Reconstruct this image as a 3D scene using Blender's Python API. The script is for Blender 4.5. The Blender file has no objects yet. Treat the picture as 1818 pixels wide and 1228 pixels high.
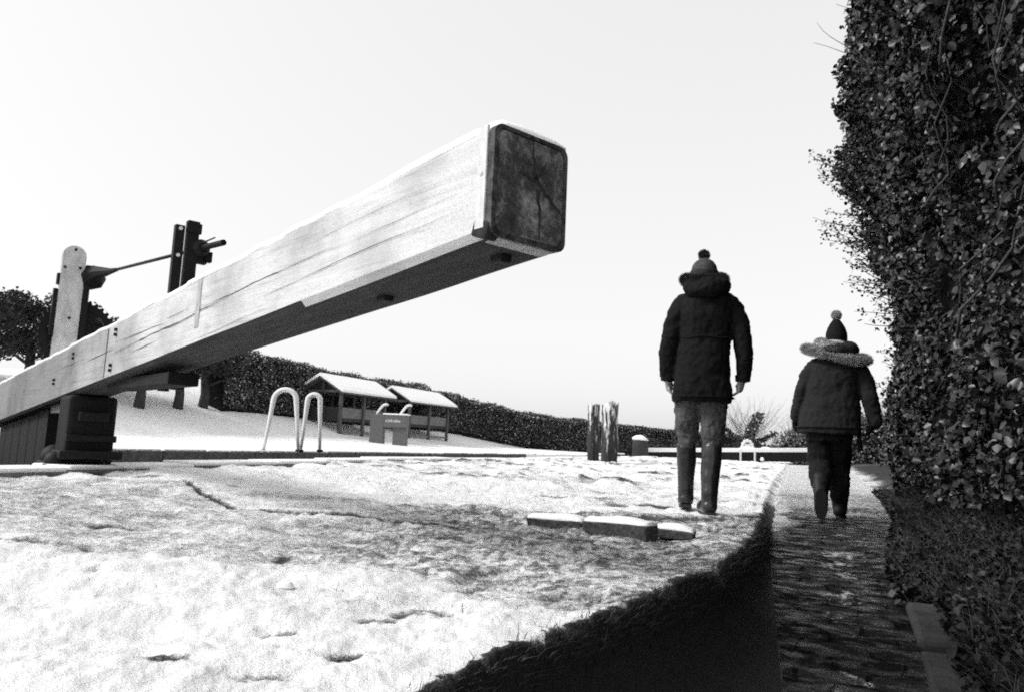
import bpy, bmesh, math, random
import numpy as np
from mathutils import Vector, Matrix, Quaternion

random.seed(4); RNG = np.random.default_rng(4)
SC = bpy.context.scene
COL = SC.collection
R = math.radians

# ------------------------------------------------------------------ noise
def _hash(ix, iy, seed):
    h = (ix.astype(np.int64) * 374761393 + iy.astype(np.int64) * 668265263 + seed * 974634533) & 0xFFFFFFFF
    h = ((h ^ (h >> 13)) * 1274126177) & 0xFFFFFFFF
    h = h ^ (h >> 16)
    return (h & 0xFFFF) / 65535.0

def vnoise(x, y, seed=0):
    x = np.asarray(x, float); y = np.asarray(y, float)
    ix = np.floor(x); iy = np.floor(y); fx = x - ix; fy = y - iy
    fx = fx * fx * fx * (fx * (fx * 6 - 15) + 10); fy = fy * fy * fy * (fy * (fy * 6 - 15) + 10)
    a = _hash(ix, iy, seed); b = _hash(ix + 1, iy, seed); c = _hash(ix, iy + 1, seed); d = _hash(ix + 1, iy + 1, seed)
    return (a + (b - a) * fx) * (1 - fy) + (c + (d - c) * fx) * fy

def fbm(x, y, octv=4, seed=0, gain=.5):
    s = 0; a = 1; t = 0
    for o in range(octv):
        s = s + a * vnoise(x, y, seed + o * 17); t += a; a *= gain; x = x * 2.03 + 11.3; y = y * 2.03 - 7.7
    return s / t

def sstep(a, b, x):
    t = np.clip((x - a) / (b - a), 0, 1); return t * t * (3 - 2 * t)

# ------------------------------------------------------------------ lie of the land (s along the lock, t across it to the right)
def ST(x, y): return .37 * x + .93 * y, .93 * x - .37 * y
def XY(s, t): return (.37 * s + .93 * t) / 1.0018, (.93 * s - .37 * t) / 1.0018
EDGE_S = [-2, 0, 1.37, 1.83, 2.34, 2.66, 3.07, 3.7, 4.59, 5.4, 7, 12, 30]
EDGE_T = [-.62, -.64, -.64, -.58, -.48, -.43, -.335, -.29, -.27, -.29, -.36, -.5, -.8]
def edge_t(s): return np.interp(s, EDGE_S, EDGE_T)
def path_left(s): return np.interp(s, [-2, 1, 2.7, 3.3, 5, 6.5, 16, 40], [-.02, -.04, -.09, -.14, -.25, -.285, -.54, -1.2])
def path_right(s): return np.interp(s, [-2, 2.9, 4.3, 6.5, 9, 40], [.34, .35, .39, .62, .72, 1.2])
def path_z(s): return np.interp(s, [-3, 1, 2.7, 3.3, 5, 6.5, 9, 16, 24, 40], [-.42, -.4, -.3, -.2, -.055, -.02, .02, .10, .15, .15])
CH_A, CH_B = -9.6, -5.25          # lock chamber between these t
CH_S0, CH_S1 = 1.0, 26.5
def ground_z(x, y):
    s, t = ST(x, y)
    zl = np.interp(s, [-5, 2.5, 5.5, 10, 16, 27, 60], [0, 0, .03, .09, .145, .18, .18])
    lat = np.interp(t, [-5.3, -4.2, -1.6], [.12, .09, 0]) * np.interp(s, [8, 14], [1, .3])
    z = zl + lat
    # far bank
    fb = np.interp(t, [-40, -25, -20, -18.2, -16.6, -15.3, -13.5, -12, -9.6], [2.6, 2.1, 1.75, 1.22, .72, .31, .20, .16, .1])
    fb = fb + np.interp(t, [-17, -11], [1, 0]) * np.interp(s, [13, 15, 19, 22, 27], [-.10, -.05, .20, .16, 0])
    fb = .1 + (fb - .1) * np.interp(s, [34, 46, 60], [1, .45, .1])
    w = sstep(CH_B - .3, CH_A + .3, t)
    wl = np.clip((CH_B - .05 - t) / (CH_B - CH_A - .1), 0, 1)
    z = z * (1 - wl) + fb * wl
    # bank down to the path
    te, tl, tr = edge_t(s), path_left(s), path_right(s)
    k = np.clip((t - te + .03) / np.maximum(tl - te + .05, .05), 0, 1); k = sstep(0, 1, k ** .55)
    pz = path_z(s)
    z = np.where(t > te - .05, zl * (1 - k) + pz * k, z)
    rise = np.interp(t - tr, [0, .15, .40, .8, 2.0, 6, 20], [0, .01, .15, .50, .75, .8, .8])
    z = np.where(t > tr, pz + rise * np.interp(s, [9, 14, 22], [1, .5, .15]), z)
    return z
def GZ(x, y): return float(ground_z(np.array([x], float), np.array([y], float))[0])

# ------------------------------------------------------------------ materials
def new_mat(name):
    m = bpy.data.materials.new(name); m.use_nodes = True
    nt = m.node_tree; b = nt.nodes['Principled BSDF']
    return m, nt, b
def N(nt, typ, **kw):
    n = nt.nodes.new(typ)
    for k, v in kw.items():
        if k in n.inputs.keys(): n.inputs[k].default_value = v
        else: setattr(n, k, v)
    return n
def ramp(nt, fac, stops):
    r = nt.nodes.new('ShaderNodeValToRGB'); nt.links.new(fac, r.inputs['Fac'])
    e = r.color_ramp.elements
    while len(e) < len(stops): e.new(.5)
    for i, (p, v) in enumerate(stops):
        e[i].position = p; e[i].color = (v, v, v, 1)
    return r.outputs['Color']
def math_n(nt, op, a, b=None, clamp=False):
    n = nt.nodes.new('ShaderNodeMath'); n.operation = op; n.use_clamp = clamp
    for i, q in enumerate((a, b)):
        if q is None: continue
        if isinstance(q, (int, float)): n.inputs[i].default_value = q
        else: nt.links.new(q, n.inputs[i])
    return n.outputs[0]
def bump(nt, b, h, strength, dist):
    n = nt.nodes.new('ShaderNodeBump'); n.inputs['Strength'].default_value = strength; n.inputs['Distance'].default_value = dist
    nt.links.new(h, n.inputs['Height']); nt.links.new(n.outputs['Normal'], b.inputs['Normal'])
def simple(name, lo, hi, scale=8, rough=.8, stretch=(1, 1, 1), bmp=.3, bd=.01, spec=.3, detail=6, contrast=(.3, .7)):
    m, nt, b = new_mat(name)
    tc = N(nt, 'ShaderNodeTexCoord'); mp = N(nt, 'ShaderNodeMapping'); mp.inputs['Scale'].default_value = stretch
    nt.links.new(tc.outputs['Object'], mp.inputs['Vector'])
    n = N(nt, 'ShaderNodeTexNoise', Scale=scale, Detail=detail, Roughness=.65)
    nt.links.new(mp.outputs['Vector'], n.inputs['Vector'])
    nt.links.new(ramp(nt, n.outputs['Fac'], [(contrast[0], lo), (contrast[1], hi)]), b.inputs['Base Color'])
    b.inputs['Roughness'].default_value = rough; b.inputs['Specular IOR Level'].default_value = spec
    if bmp: bump(nt, b, n.outputs['Fac'], bmp, bd)
    return m

M = {}
M['snow'] = simple('snow_mat', .80, .90, 30, .7, bmp=.35, bd=.01, spec=.2)
M['iron'] = simple('iron_mat', .004, .012, 40, .65, bmp=.3, bd=.003, spec=.25)
M['black_wood'] = simple('tarred_timber_mat', .003, .009, 6, .85, (1, 1, .25), .5, .01)
M['white_paint'] = simple('white_paint_mat', .62, .8, 25, .5, bmp=.15, bd=.002)
M['grey_paint'] = simple('chalky_paint_mat', .40, .72, 14, .7, (1, 1, .4), .3, .004)
M['shelter_wood'] = simple('shelter_timber_mat', .045, .12, 14, .8, (1, 1, .2), .4, .006)
M['shelter_board'] = simple('shelter_board_mat', .11, .2, 10, .8, (.3, .3, 1), .3, .004)
M['dark_wood'] = simple('dark_boarding_mat', .02, .05, 10, .8, (1, 1, .2), .3, .004)
M['cabinet'] = simple('grey_cabinet_mat', .08, .14, 20, .6, bmp=.2, bd=.003)
M['letter'] = simple('pale_letter_mat', .4, .5, 20, .6, bmp=0)
M['coping'] = simple('coping_stone_mat', .06, .17, 10, .75, bmp=.5, bd=.01)
M['edge'] = simple('smooth_edging_mat', .010, .05, 7, .8, bmp=.5, bd=.01)
M['stone'] = simple('block_stone_mat', .012, .10, 45, .85, bmp=.7, bd=.01)
M['bark'] = simple('bark_mat', .02, .06, 25, .9, (1, 1, .3), .6, .01)
M['branch'] = simple('pale_branch_mat', .03, .10, 30, .8, bmp=.4, bd=.004)
M['core'] = simple('dark_core_mat', .004, .02, 9, .95, bmp=.5, bd=.05, spec=.05)  # dark core added behind leaves to block the sky
M['coat_black'] = simple('black_coat_mat', .004, .010, 60, .85, bmp=.35, bd=.003, spec=.15)
M['coat_tweed'] = simple('dark_coat_mat', .011, .028, 160, .9, bmp=.4, bd=.002, spec=.15)
M['trousers'] = simple('grey_trousers_mat', .045, .115, 5, .85, bmp=.6, bd=.02, spec=.2)
M['trousers_black'] = simple('black_trousers_mat', .006, .013, 9, .85, bmp=.5, bd=.015, spec=.15)
M['wellies'] = simple('rubber_boot_mat', .010, .032, 12, .27, bmp=.15, bd=.004, spec=.5, contrast=(.35, .7))
M['shoe'] = simple('black_shoe_mat', .006, .012, 20, .6, bmp=.2, bd=.003, spec=.3)
M['sole'] = simple('shoe_sole_mat', .012, .025, 60, .7, bmp=.5, bd=.004)
M['fur_dark'] = simple('dark_fur_mat', .02, .05, 40, .9, bmp=0, spec=.1)
M['fur_light'] = simple('pale_fur_mat', .16, .50, 14, .9, bmp=0, spec=.1)
M['hat_mid'] = simple('grey_knit_mat', .03, .11, 45, .95, (1, 1, 2), .8, .006, spec=.05)
M['hat_dark'] = simple('dark_knit_mat', .008, .02, 90, .95, bmp=.8, bd=.004, spec=.05)
M['pom_light'] = simple('pale_wool_mat', .22, .48, 30, .95, bmp=0, spec=.05)
M['skin'] = simple('skin_mat', .28, .36, 12, .55, bmp=.1, bd=.002)
M['glove'] = simple('glove_mat', .008, .015, 50, .9, bmp=.3, bd=.002, spec=.1)
M['hair'] = simple('hair_mat', .02, .04, 80, .6, bmp=.4, bd=.002)

def leaf_mat(name, lo, hi, rough, spec, fleck=0):
    m, nt, b = new_mat(name)
    a = N(nt, 'ShaderNodeAttribute'); a.attribute_name = 'tone'
    nt.links.new(ramp(nt, a.outputs['Fac'], [(0, lo), (1, hi)] if not fleck else [(0, lo), (.8, hi), (.96, fleck)]), b.inputs['Base Color'])
    b.inputs['Roughness'].default_value = rough; b.inputs['Specular IOR Level'].default_value = spec
    return m
M['ivy'] = leaf_mat('ivy_leaf_mat', .002, .036, .40, .5)
M['hedge_leaf'] = leaf_mat('hedge_leaf_mat', .02, .13, .6, .25, .5)
M['tree_leaf'] = leaf_mat('tree_leaf_mat', .008, .05, .6, .25)
M['bark_twig'] = M['bark']
M['twig'] = leaf_mat('bare_twig_mat', .05, .2, .8, .1)
M['pale_leaf'] = leaf_mat('frosted_bush_mat', .04, .24, .8, .15)
M['grass'] = leaf_mat('grass_blade_mat', .004, .15, .75, .15)
M['litter'] = leaf_mat('leaf_litter_mat', .003, .06, .6, .3)

# timber of the great beam: pale bleached oak, long grain, checks, stains
def beam_material(name, dark_end=False):
    m, nt, b = new_mat(name)
    tc = N(nt, 'ShaderNodeTexCoord')
    mp = N(nt, 'ShaderNodeMapping'); mp.inputs['Scale'].default_value = (.5, 9, 9)
    nt.links.new(tc.outputs['Object'], mp.inputs['Vector'])
    g = N(nt, 'ShaderNodeTexNoise', Scale=6.0, Detail=9, Roughness=.7); nt.links.new(mp.outputs['Vector'], g.inputs['Vector'])
    big = N(nt, 'ShaderNodeTexNoise', Scale=1.7, Detail=4, Roughness=.6); nt.links.new(tc.outputs['Object'], big.inputs['Vector'])
    fine = N(nt, 'ShaderNodeTexNoise', Scale=260, Detail=2); nt.links.new(tc.outputs['Object'], fine.inputs['Vector'])
    col = ramp(nt, g.outputs['Fac'], [(.28, .34), (.42, .56), (.7, .68)])
    st = ramp(nt, big.outputs['Fac'], [(.32, .62), (.55, 1.0)])
    mx = N(nt, 'ShaderNodeMixRGB', blend_type='MULTIPLY'); mx.inputs[0].default_value = 1
    nt.links.new(col, mx.inputs[1]); nt.links.new(st, mx.inputs[2])
    fr = ramp(nt, fine.outputs['Fac'], [(.3, .72), (.6, 1.0)])
    mx2 = N(nt, 'ShaderNodeMixRGB', blend_type='MULTIPLY'); mx2.inputs[0].default_value = 1
    nt.links.new(mx.outputs[0], mx2.inputs[1]); nt.links.new(fr, mx2.inputs[2])
    # softer light towards the heel, painted in as darker timber
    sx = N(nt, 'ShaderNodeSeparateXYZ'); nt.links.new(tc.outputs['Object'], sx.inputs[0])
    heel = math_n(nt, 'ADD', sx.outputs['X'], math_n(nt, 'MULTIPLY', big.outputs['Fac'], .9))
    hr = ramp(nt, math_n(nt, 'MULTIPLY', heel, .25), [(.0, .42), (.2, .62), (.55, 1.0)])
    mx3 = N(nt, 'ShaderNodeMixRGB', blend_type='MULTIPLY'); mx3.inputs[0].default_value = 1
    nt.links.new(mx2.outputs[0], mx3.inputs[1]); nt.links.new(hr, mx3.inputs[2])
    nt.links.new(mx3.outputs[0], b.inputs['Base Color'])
    b.inputs['Roughness'].default_value = .7; b.inputs['Specular IOR Level'].default_value = .25
    bump(nt, b, g.outputs['Fac'], .5, .006)
    return m
M['stain'] = M['galv'] = simple('galvanised_strap_mat', .26, .46, 20, .6, bmp=.1)
M['lime'] = simple('worn_white_strap_mat', .42, .66, 18, .7, (3, 3, 1), .3, .003)
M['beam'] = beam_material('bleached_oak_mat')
M['beam_under'] = simple('shaded_damp_underside_mat', .012, .05, 5, .8, (.4, 6, 6), .5, .006)  # shade under the beam put into the damp timber's colour
# dark end grain with rings, the end's shade darkened into it
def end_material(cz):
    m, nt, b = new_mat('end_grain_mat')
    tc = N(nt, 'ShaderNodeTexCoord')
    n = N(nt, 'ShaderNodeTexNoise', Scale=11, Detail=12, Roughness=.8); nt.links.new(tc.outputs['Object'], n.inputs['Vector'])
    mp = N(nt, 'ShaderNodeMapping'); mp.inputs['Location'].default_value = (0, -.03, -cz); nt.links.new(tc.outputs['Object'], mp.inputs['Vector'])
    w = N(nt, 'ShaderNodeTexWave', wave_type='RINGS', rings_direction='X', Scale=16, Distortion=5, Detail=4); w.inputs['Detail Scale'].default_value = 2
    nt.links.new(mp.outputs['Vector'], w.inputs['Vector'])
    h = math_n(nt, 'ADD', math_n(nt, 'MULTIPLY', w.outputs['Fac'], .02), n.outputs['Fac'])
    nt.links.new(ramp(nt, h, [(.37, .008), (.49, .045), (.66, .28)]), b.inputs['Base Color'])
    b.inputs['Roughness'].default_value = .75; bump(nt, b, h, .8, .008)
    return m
# half-rotten posts with snow plastered on them
def rotten_material():
    m, nt, b = new_mat('rotten_post_mat')
    tc = N(nt, 'ShaderNodeTexCoord'); mp = N(nt, 'ShaderNodeMapping'); mp.inputs['Scale'].default_value = (6, 6, 1.5)
    nt.links.new(tc.outputs['Object'], mp.inputs['Vector'])
    n = N(nt, 'ShaderNodeTexNoise', Scale=2.2, Detail=7, Roughness=.65); nt.links.new(mp.outputs['Vector'], n.inputs['Vector'])
    sx = N(nt, 'ShaderNodeSeparateXYZ'); nt.links.new(tc.outputs['Object'], sx.inputs[0])
    h = math_n(nt, 'ADD', n.outputs['Fac'], math_n(nt, 'MULTIPLY', sx.outputs['Z'], .20))
    nt.links.new(ramp(nt, h, [(.5, .008), (.66, .03), (.72, .4), (.80, .8)]), b.inputs['Base Color'])
    b.inputs['Roughness'].default_value = .8; bump(nt, b, n.outputs['Fac'], .8, .03)
    return m
M['rotten'] = rotten_material()

# snow over grass / gravel: vertex attribute 'cover' = how much of the ground the snow hides
def snow_ground(name, dark=(.02, .09), fine_k=.9):
    m, nt, b = new_mat(name)
    tc = N(nt, 'ShaderNodeTexCoord'); a = N(nt, 'ShaderNodeAttribute'); a.attribute_name = 'cover'
    n1 = N(nt, 'ShaderNodeTexNoise', Scale=42, Detail=5, Roughness=.75); nt.links.new(tc.outputs['Object'], n1.inputs['Vector'])
    n2 = N(nt, 'ShaderNodeTexNoise', Scale=7, Detail=6, Roughness=.65); nt.links.new(tc.outputs['Object'], n2.inputs['Vector'])
    n3 = N(nt, 'ShaderNodeTexNoise', Scale=170, Detail=3, Roughness=.7); nt.links.new(tc.outputs['Object'], n3.inputs['Vector'])
    f = math_n(nt, 'ADD', a.outputs['Fac'], math_n(nt, 'MULTIPLY', math_n(nt, 'SUBTRACT', n1.outputs['Fac'], .5), fine_k))
    f = math_n(nt, 'ADD', f, math_n(nt, 'MULTIPLY', math_n(nt, 'SUBTRACT', n2.outputs['Fac'], .5), .7))
    f = math_n(nt, 'ADD', f, math_n(nt, 'MULTIPLY', math_n(nt, 'SUBTRACT', n3.outputs['Fac'], .5), .8))
    mr = N(nt, 'ShaderNodeMapRange', interpolation_type='SMOOTHSTEP'); mr.inputs['From Min'].default_value = .28; mr.inputs['From Max'].default_value = .75
    nt.links.new(f, mr.inputs['Value'])
    dk0 = ramp(nt, n3.outputs['Fac'], [(.3, dark[0]), (.7, dark[1])])
    wet = N(nt, 'ShaderNodeMapRange'); wet.inputs['From Min'].default_value = -1.0; wet.inputs['From Max'].default_value = .1; wet.inputs['To Min'].default_value = .10; nt.links.new(a.outputs['Fac'], wet.inputs['Value'])   # shade of the bank painted into its bare soil, nearly black
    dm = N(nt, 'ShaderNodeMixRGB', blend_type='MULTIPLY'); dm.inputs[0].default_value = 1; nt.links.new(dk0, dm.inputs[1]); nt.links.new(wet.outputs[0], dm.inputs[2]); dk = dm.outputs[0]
    sn = ramp(nt, n2.outputs['Fac'], [(.3, .72), (.62, .86)])
    mx = N(nt, 'ShaderNodeMixRGB'); nt.links.new(mr.outputs[0], mx.inputs[0]); nt.links.new(dk, mx.inputs[1]); nt.links.new(sn, mx.inputs[2])
    nt.links.new(mx.outputs[0], b.inputs['Base Color']); b.inputs['Roughness'].default_value = .75; b.inputs['Specular IOR Level'].default_value = .2
    h = math_n(nt, 'ADD', math_n(nt, 'MULTIPLY', n1.outputs['Fac'], .5), math_n(nt, 'ADD', math_n(nt, 'MULTIPLY', mr.outputs[0], .5), math_n(nt, 'MULTIPLY', n3.outputs['Fac'], .25)))
    bump(nt, b, h, .8, .025)
    return m
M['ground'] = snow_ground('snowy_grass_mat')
M['verge'] = snow_ground('leafy_verge_mat', (.006, .035))
def path_material():
    m, nt, b = new_mat('wet_brick_path_mat')
    uv = N(nt, 'ShaderNodeUVMap'); uv.uv_map = 'along'; a = N(nt, 'ShaderNodeAttribute'); a.attribute_name = 'cover'
    tc = N(nt, 'ShaderNodeTexCoord')
    nw = N(nt, 'ShaderNodeTexNoise', Scale=5, Detail=3); nt.links.new(tc.outputs['Object'], nw.inputs['Vector'])
    vm = N(nt, 'ShaderNodeVectorMath', operation='MULTIPLY_ADD'); vm.inputs[1].default_value = (.11, .11, 0)
    nt.links.new(nw.outputs['Color'], vm.inputs[0]); sw = N(nt, 'ShaderNodeSeparateXYZ'); nt.links.new(uv.outputs['UV'], sw.inputs[0]); cb_ = N(nt, 'ShaderNodeCombineXYZ'); nt.links.new(sw.outputs['Y'], cb_.inputs['X']); nt.links.new(sw.outputs['X'], cb_.inputs['Y']); nt.links.new(cb_.outputs[0], vm.inputs[2])
    br = N(nt, 'ShaderNodeTexBrick', Scale=1.0); br.inputs['Brick Width'].default_value = .23; br.inputs['Row Height'].default_value = .115
    br.inputs['Mortar Size'].default_value = .012; br.inputs['Mortar Smooth'].default_value = .6
    br.inputs['Color1'].default_value = (.004, .004, .004, 1); br.inputs['Color2'].default_value = (.036, .036, .036, 1); br.inputs['Mortar'].default_value = (.006, .006, .006, 1)
    nt.links.new(vm.outputs[0], br.inputs['Vector'])
    n1 = N(nt, 'ShaderNodeTexNoise', Scale=26, Detail=6, Roughness=.7); nt.links.new(tc.outputs['Object'], n1.inputs['Vector'])
    n2 = N(nt, 'ShaderNodeTexNoise', Scale=150, Detail=3, Roughness=.7); nt.links.new(tc.outputs['Object'], n2.inputs['Vector'])
    f = math_n(nt, 'ADD', a.outputs['Fac'], math_n(nt, 'MULTIPLY', math_n(nt, 'SUBTRACT', n1.outputs['Fac'], .5), 1.7))
    f = math_n(nt, 'ADD', f, math_n(nt, 'MULTIPLY', math_n(nt, 'SUBTRACT', n2.outputs['Fac'], .5), .7))
    mr = N(nt, 'ShaderNodeMapRange', interpolation_type='SMOOTHSTEP'); mr.inputs['From Min'].default_value = .3; mr.inputs['From Max'].default_value = .8
    nt.links.new(f, mr.inputs['Value'])
    gr = ramp(nt, n1.outputs['Fac'], [(.32, .4), (.68, 1.6)])
    mu = N(nt, 'ShaderNodeMixRGB', blend_type='MULTIPLY'); mu.inputs[0].default_value = 1
    nt.links.new(br.outputs['Color'], mu.inputs[1]); nt.links.new(gr, mu.inputs[2])
    mx = N(nt, 'ShaderNodeMixRGB'); nt.links.new(mr.outputs[0], mx.inputs[0]); nt.links.new(mu.outputs[0], mx.inputs[1]); mx.inputs[2].default_value = (.72, .72, .72, 1)
    nt.links.new(mx.outputs[0], b.inputs['Base Color'])
    n4 = N(nt, 'ShaderNodeTexNoise', Scale=1.0, Detail=5, Roughness=.65); mp4 = N(nt, 'ShaderNodeMapping'); mp4.inputs['Scale'].default_value = (7, 16, 1); nt.links.new(cb_.outputs[0], mp4.inputs['Vector']); nt.links.new(mp4.outputs['Vector'], n4.inputs['Vector'])
    nt.links.new(ramp(nt, n4.outputs['Fac'], [(.47, .85), (.60, .22)]), b.inputs['Roughness'])
    nt.links.new(ramp(nt, n4.outputs['Fac'], [(.47, .03), (.64, .7)]), b.inputs['Specular IOR Level'])
    h = math_n(nt, 'ADD', math_n(nt, 'MULTIPLY', br.outputs['Fac'], -.6), math_n(nt, 'ADD', n1.outputs['Fac'], math_n(nt, 'MULTIPLY', n2.outputs['Fac'], .5)))
    bump(nt, b, h, 1.0, .035)
    return m
M['path'] = path_material()
def brick_wall_material():
    m, nt, b = new_mat('old_brick_mat')
    tc = N(nt, 'ShaderNodeTexCoord')
    br = N(nt, 'ShaderNodeTexBrick', Scale=1.0); br.inputs['Brick Width'].default_value = .23; br.inputs['Row Height'].default_value = .075; br.inputs['Mortar Size'].default_value = .01
    br.inputs['Color1'].default_value = (.02, .02, .02, 1); br.inputs['Color2'].default_value = (.06, .06, .06, 1); br.inputs['Mortar'].default_value = (.03, .03, .03, 1)
    mp = N(nt, 'ShaderNodeMapping'); mp.inputs['Rotation'].default_value = (R(90), 0, 0); nt.links.new(tc.outputs['Object'], mp.inputs['Vector'])
    nt.links.new(mp.outputs['Vector'], br.inputs['Vector']); nt.links.new(br.outputs['Color'], b.inputs['Base Color']); b.inputs['Roughness'].default_value = .8
    return m
M['brick'] = brick_wall_material()
def water_material():
    m, nt, b = new_mat('canal_water_mat')
    b.inputs['Base Color'].default_value = (.01, .01, .01, 1); b.inputs['Roughness'].default_value = .05
    tc = N(nt, 'ShaderNodeTexCoord'); n = N(nt, 'ShaderNodeTexNoise', Scale=3); nt.links.new(tc.outputs['Object'], n.inputs['Vector']); bump(nt, b, n.outputs['Fac'], .1, .02)
    return m
M['water'] = water_material()

# ------------------------------------------------------------------ mesh helpers
class MB:
    def __init__(s): s.v = []; s.f = []; s.mi = []
    def add(s, vs, fs, mi=0):
        o = len(s.v); s.v += [tuple(p) for p in vs]; s.f += [tuple(i + o for i in f) for f in fs]; s.mi += [mi] * len(fs)
    def box(s, c, size, rot=None, taper=1.0, mi=0):
        hx, hy, hz = size[0] / 2, size[1] / 2, size[2] / 2
        vs = []
        for z, k in ((-hz, 1), (hz, taper)):
            for x, y in ((-hx, -hy), (hx, -hy), (hx, hy), (-hx, hy)):
                p = Vector((x * k, y * k, z))
                if rot is not None: p = rot @ p
                vs.append(p + Vector(c))
        s.add(vs, [(3, 2, 1, 0), (4, 5, 6, 7), (0, 1, 5, 4), (1, 2, 6, 5), (2, 3, 7, 6), (3, 0, 4, 7)], mi)
    def bar(s, a, b, w, d, up=(0, 0, 1), mi=0):
        a = Vector(a); b = Vector(b); z = (b - a).normalized(); x = Vector(up).cross(z)
        if x.length < 1e-4: x = Vector((1, 0, 0))
        x.normalize(); y = z.cross(x)
        rot = Matrix((x, y, z)).transposed()
        s.box((a + b) / 2, (w, d, (b - a).length), rot, mi=mi)
    def tube(s, pts, rad, n=10, cap=True, mi=0, squash=1.0):
        pts = [Vector(p) for p in pts]
        if not hasattr(rad, '__len__'): rad = [rad] * len(pts)
        prev = None; rings = []
        for i, p in enumerate(pts):
            d = (pts[min(i + 1, len(pts) - 1)] - pts[max(i - 1, 0)]).normalized()
            if prev is None:
                x = d.orthogonal().normalized()
            else:
                x = (prev - d * prev.dot(d)); x = x.normalized() if x.length > 1e-6 else d.orthogonal().normalized()
            prev = x; y = d.cross(x)
            rings.append([p + (x * math.cos(2 * math.pi * k / n) + y * math.sin(2 * math.pi * k / n) * squash) * rad[i] for k in range(n)])
        vs = [q for r in rings for q in r]; fs = []
        for i in range(len(rings) - 1):
            for k in range(n):
                fs.append((i * n + k, i * n + (k + 1) % n, (i + 1) * n + (k + 1) % n, (i + 1) * n + k))
        if cap:
            fs.append(tuple(range(n - 1, -1, -1))); o = (len(rings) - 1) * n; fs.append(tuple(o + k for k in range(n)))
        s.add(vs, fs, mi)
    def loft(s, rings, mi=0, cap=True):
        n = len(rings[0]); vs = [q for r in rings for q in r]; fs = []
        for i in range(len(rings) - 1):
            for k in range(n):
                fs.append((i * n + k, i * n + (k + 1) % n, (i + 1) * n + (k + 1) % n, (i + 1) * n + k))
        if cap:
            fs.append(tuple(range(n - 1, -1, -1))); o = (len(rings) - 1) * n; fs.append(tuple(o + k for k in range(n)))
        s.add(vs, fs, mi)
    def ball(s, c, r, n=12, m=8, mi=0, rot=None):
        if not hasattr(r, '__len__'): r = (r, r, r)
        vs = []; fs = []
        for j in range(m + 1):
            th = math.pi * (.004 + .992 * j / m)
            for k in range(n):
                p = Vector((r[0] * math.sin(th) * math.cos(2 * math.pi * k / n), r[1] * math.sin(th) * math.sin(2 * math.pi * k / n), -r[2] * math.cos(th)))
                if rot is not None: p = rot @ p
                vs.append(p + Vector(c))
        for j in range(m):
            for k in range(n):
                fs.append((j * n + k, j * n + (k + 1) % n, (j + 1) * n + (k + 1) % n, (j + 1) * n + k))
        fs.append(tuple(range(n - 1, -1, -1))); fs.append(tuple(m * n + k for k in range(n)))
        s.add(vs, fs, mi)
    def capsule(s, pts, rad, n=12, squash=1.0):
        pts = [Vector(p) for p in pts]; rad = list(rad)
        a = (pts[0] - pts[1]).normalized(); b = (pts[-1] - pts[-2]).normalized()
        p2 = []; r2 = []
        for k in (0, .35, .65, .87):
            pass
        for t in (.98, .8, .5): p2.append(pts[0] + a * rad[0] * t); r2.append(rad[0] * math.sqrt(max(1 - t * t, .02)))
        p2 += pts; r2 += rad
        for t in (.5, .8, .98): p2.append(pts[-1] + b * rad[-1] * t); r2.append(rad[-1] * math.sqrt(max(1 - t * t, .02)))
        s.tube(p2, r2, n, squash=squash)
    def build(s, name, mats, parent=None, smooth=False, bevel=0, seg=2):
        me = bpy.data.meshes.new(name); me.from_pydata(s.v, [], s.f); me.update()
        for m in (mats if isinstance(mats, (list, tuple)) else [mats]): me.materials.append(m)
        if any(s.mi): me.polygons.foreach_set('material_index', s.mi)
        bm = bmesh.new(); bm.from_mesh(me); bmesh.ops.recalc_face_normals(bm, faces=bm.faces); bm.to_mesh(me); bm.free()
        if smooth: me.polygons.foreach_set('use_smooth', [True] * len(me.polygons))
        o = bpy.data.objects.new(name, me); COL.objects.link(o)
        if parent is not None: o.parent = parent
        if bevel:
            md = o.modifiers.new('bevel', 'BEVEL'); md.width = bevel; md.segments = seg; md.limit_method = 'ANGLE'
        return o

def tag(o, label=None, cat=None, group=None, kind=None):
    if label: o['label'] = label
    if cat: o['category'] = cat
    if group: o['group'] = group
    if kind: o['kind'] = kind
    return o
def empty(name, loc, rz, label, cat, group=None):
    o = bpy.data.objects.new(name, None); COL.objects.link(o); o.location = loc; o.rotation_euler = (0, 0, rz); o.empty_display_size = .2
    return tag(o, label, cat, group)
def np_mesh(name, V, F, mats, parent=None, attrs=None, smooth=False, uv=None):
    me = bpy.data.meshes.new(name); nf, k = F.shape
    me.vertices.add(len(V)); me.vertices.foreach_set('co', V.astype(np.float32).ravel())
    me.loops.add(nf * k); me.loops.foreach_set('vertex_index', F.astype(np.int32).ravel())
    me.polygons.add(nf); me.polygons.foreach_set('loop_start', np.arange(0, nf * k, k, dtype=np.int32))
    if smooth: me.polygons.foreach_set('use_smooth', np.ones(nf, bool))
    me.update(calc_edges=True)
    for an, val in (attrs or {}).items():
        a = me.attributes.new(an, 'FLOAT', 'POINT'); a.data.foreach_set('value', val.astype(np.float32))
    if uv is not None:
        l = me.uv_layers.new(name='along'); l.data.foreach_set('uv', uv[F.ravel()].astype(np.float32).ravel())
    me.materials.append(mats)
    o = bpy.data.objects.new(name, me); COL.objects.link(o)
    if parent is not None: o.parent = parent
    return o
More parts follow.
